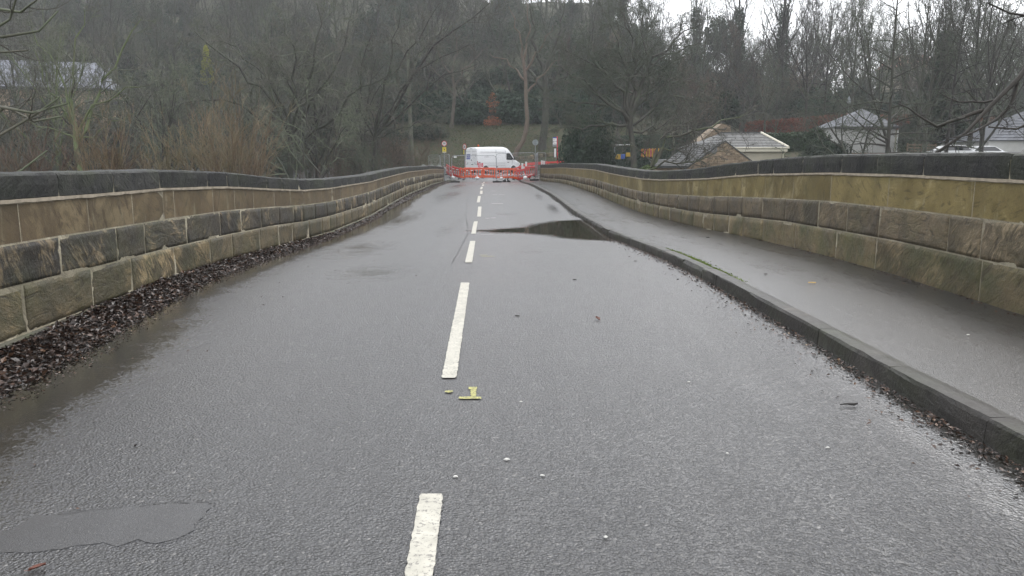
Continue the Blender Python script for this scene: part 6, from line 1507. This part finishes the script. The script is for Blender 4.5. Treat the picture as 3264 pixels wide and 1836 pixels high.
def litter(n_, ylo, yhi, power=1.0):
    y = ylo + (yhi - ylo) * rg.uniform(0, 1, n_) ** power; t = rg.beta(1.1, 1.6, n_) * 1.25; w = drift(y); x = lwx(y) + .03 + w * t
    z = road_z(x, y) + .012 + driftz(y) * np.clip(1 - t, 0, 1) ** 1.3 + rg.uniform(0, .02, n_) * np.clip(1.1 - t, .1, 1); return np.stack([x, y, z], 1)
leaves('leaf_litter', np.concatenate([litter(13000, 2.5, 9, .9), litter(9000, 9, 17)]), .016, '', 0, .85, .4); leaves('leaf_litter', np.concatenate([litter(1500, 2.5, 9, .9), litter(900, 9, 17)]) + np.array([0, 0, .012]), .025, '', .25, .9, .5); leaves('leaf_litter', litter(5000, 17, 64), .024, '', .1, 1)
_y = rg.uniform(2.5, 24, 7000); _x = lwx(_y) + drift(_y) * rg.uniform(.75, 1.65, 7000); leaves('leaf_litter', np.stack([_x, _y, road_z(_x, _y) + .008], 1), .009, '', .35, 1)
# grit and stems along the kerb
def kerblit(n_, ylo, yhi, w): y = rg.uniform(ylo, yhi, n_); x = kx(y) - .02 - rg.gamma(1.2, w, n_); return np.stack([x, y, road_z(x, y) + .008], 1)
leaves('kerb_litter', np.concatenate([kerblit(1500, 2.5, 9, .07), kerblit(1500, 9, 16, .06), kerblit(400, 16, 40, .06)]), .013, '', .2, 1)
k_ = 260; y = rg.uniform(6, 14, k_); x = rwx(y) - .03 - rg.gamma(1, .05, k_); leaves('path_litter', np.stack([x, y, prof(y) + PATH_H + .012], 1), .014, '', .3, 1)
k_ = 900; y = rg.uniform(3, 45, k_); x = lwx(y) + .3 + rg.gamma(1.3, .55, k_); k2 = x < 2.2; leaves('scattered_bits', np.stack([x, y, road_z(x, y) + .007], 1)[k2], .010, '', .4, 1)
M_PEB = plain('pale stone chip', (.50, .49, .46), .6, var=.15, sc=40)
def pebble(u, v, s, mat, name, label, cat, flat=.35, group=None, z=0, seed=0):
    x, y = on_level(u, v, z); zz = float(road_z(x, y)) if x < kx(y) else float(prof(y)) + PATH_H; rs = random.Random(seed)
    k = 8; vs = [(math.cos(2 * math.pi * i / k) * s * rs.uniform(.7, 1.2), math.sin(2 * math.pi * i / k) * s * .7 * rs.uniform(.7, 1.2), 0) for i in range(k)]; vs2 = [(a * .6, b * .6, s * flat) for a, b, _ in vs]
    o = MB().add(vs + vs2, [tuple(range(k - 1, -1, -1)), tuple(range(k, 2 * k))] + [(i, (i + 1) % k, k + (i + 1) % k, k + i) for i in range(k)]).build(name, mat); o.location = (x, y, zz + .006); return tag(o, label, cat, group)
for i, (u, v, s, lab) in enumerate(((1615, 1468, .017, 'largest pale stone chip, right of the near road mark'), (1452, 1523, .015, 'pale stone chip above the nearest painted dash'), (1728, 1519, .012, 'pale chip lying right of the largest one'), (2318, 1448, .010, 'pale chip on the road well left of the kerb'),
        (2196, 1220, .012, 'small pale chip in the middle of the right lane'), (2638, 1430, .011, 'white chip on the road near the kerb'), (1660, 1283, .011, 'tiny pale chip right of the yellow numeral'), (1930, 1716, .012, 'tiny pale chip at the bottom of the right lane'), (735, 1870, .012, 'pale chip below the tarmac repair'))):
    pebble(u, v, s, M_PEB, 'pebble', lab, 'stone', .35, 'pale chips on the road', seed=i)
pebble(3086, 1066, .014, M_PEB, 'pebble', 'pale chip on the near part of the footpath', 'stone', .35, z=.12, seed=20)
M_DK = plain('dark wet debris', (.016, .013, .011), .4)
for i, (u, v, s, lab) in enumerate(((1650, 1016, .028, 'dark clod on the road between the dash and the brown leaf'), (1832, 904, .03, 'dark crumb beyond the brown leaf'), (2025, 839, .03, 'round dark clod left of the kerb near the puddle'), (2440, 887, .035, 'dark leaf scrap on the footpath by the yellow butt'), (2256, 750, .05, 'dark leaf flat on the footpath below the wall'), (2066, 695, .04, 'dark scrap far along the footpath'))):
    pebble(u, v, s, M_DK, 'debris', lab, 'debris', .3, z=.0 if u < 2200 and u != 2066 else .1, seed=40 + i)
def curled_leaf(u, v, s, label, rz, seed):
    x, y = on_level(u, v, 0); z = float(road_z(x, y)); vs = []; rs = random.Random(seed)
    for i in range(7):
        t = i / 6; w = math.sin(math.pi * (t * .9 + .06)) * s * .42
        for j in (-1, -.5, 0, .5, 1): vs.append(((t - .5) * 2 * s, j * w, .35 * abs(j) ** 1.5 * s * .9 + t * .25 * s + rs.uniform(0, .06) * s))
    mb = MB(); mb.add(vs, [(i * 5 + j, i * 5 + j + 1, i * 5 + j + 6, i * 5 + j + 5) for i in range(6) for j in range(4)]); mb.tube([(-s, 0, .002), (-s * 1.5, .1 * s, .004)], .0012, 4)
    o = mb.build('fallen_leaf', plain('brown curled leaf', (.13, .045, .028), .4, var=.2, sc=20)); sm = o.modifiers.new('t', 'SOLIDIFY'); sm.thickness = .0012
    o.location = (x, y, z + .006); o.rotation_euler = (0, 0, rz); return tag(o, label, 'leaf')
curled_leaf(1905, 1028, .045, 'single curled brown leaf in the middle of the right lane', 1.9, 1)
curled_leaf(120, 1818, .028, 'small brown leaf at the bottom left of the road', .6, 2)
x, y = on_level(2706, 1297, 0); o = MB().tube([(-.055, 0, .010), (-.01, .004, .014), (.03, 0, .012), (.055, .006, .016)], [.004, .007, .010, .005], 6).build('twig', M_DK); o.location = (x, y, float(road_z(x, y)) + .006); tag(o, 'short black twig on the right lane near the kerb', 'twig')
a = at(2586, 910, 8.0); x, y = on_level(2586, 909, .12); o = MB().tube([(-.035, 0, .009), (.012, .004, .009)], .006, 8).box((.03, .002, .008), (.035, .022, .010)).build('cigarette_butt', plain('yellow card', (.62, .42, .14), .6)); o.location = (x, y, float(prof(y)) + PATH_H + .004); tag(o, 'small yellow butt lying on the footpath', 'litter')
# moss along the back of the kerb
k_ = 2600; y = rg.uniform(8.6, 12.4, k_); x = kx(y) + .155 + rg.gamma(1.3, .018, k_) + .10 * np.clip(1 - abs(y - 10.6) / 1.6, 0, 1) * rg.uniform(0, 1, k_) ** 3
P = np.stack([x, y, prof(y) + PATH_H + .014], 1); me = np_mesh('moss', *leaf_quads(rg, P, .011)); tag(place('moss', me, foliage('moss', (.07, .11, .015), (.12, .17, .025), (.18, .24, .04), .8)), kind='stuff')
rg = np.random.default_rng(77)
# fallen leaves and tufts on the grass bank
k_ = 26000; y = rg.uniform(89, 103, k_); x = rg.uniform(-26, 15, k_); P = np.stack([x, y, terr(x, y) + rg.uniform(-.02, .14, k_)], 1)
me = np_mesh('bank_tufts', *leaf_quads(rg, P, .075)); tag(place('bank_tufts', me, foliage('bank herbage', (.045, .068, .018), (.070, .080, .034), (.13, .11, .07), .7)), kind='stuff')
print('objects ok')
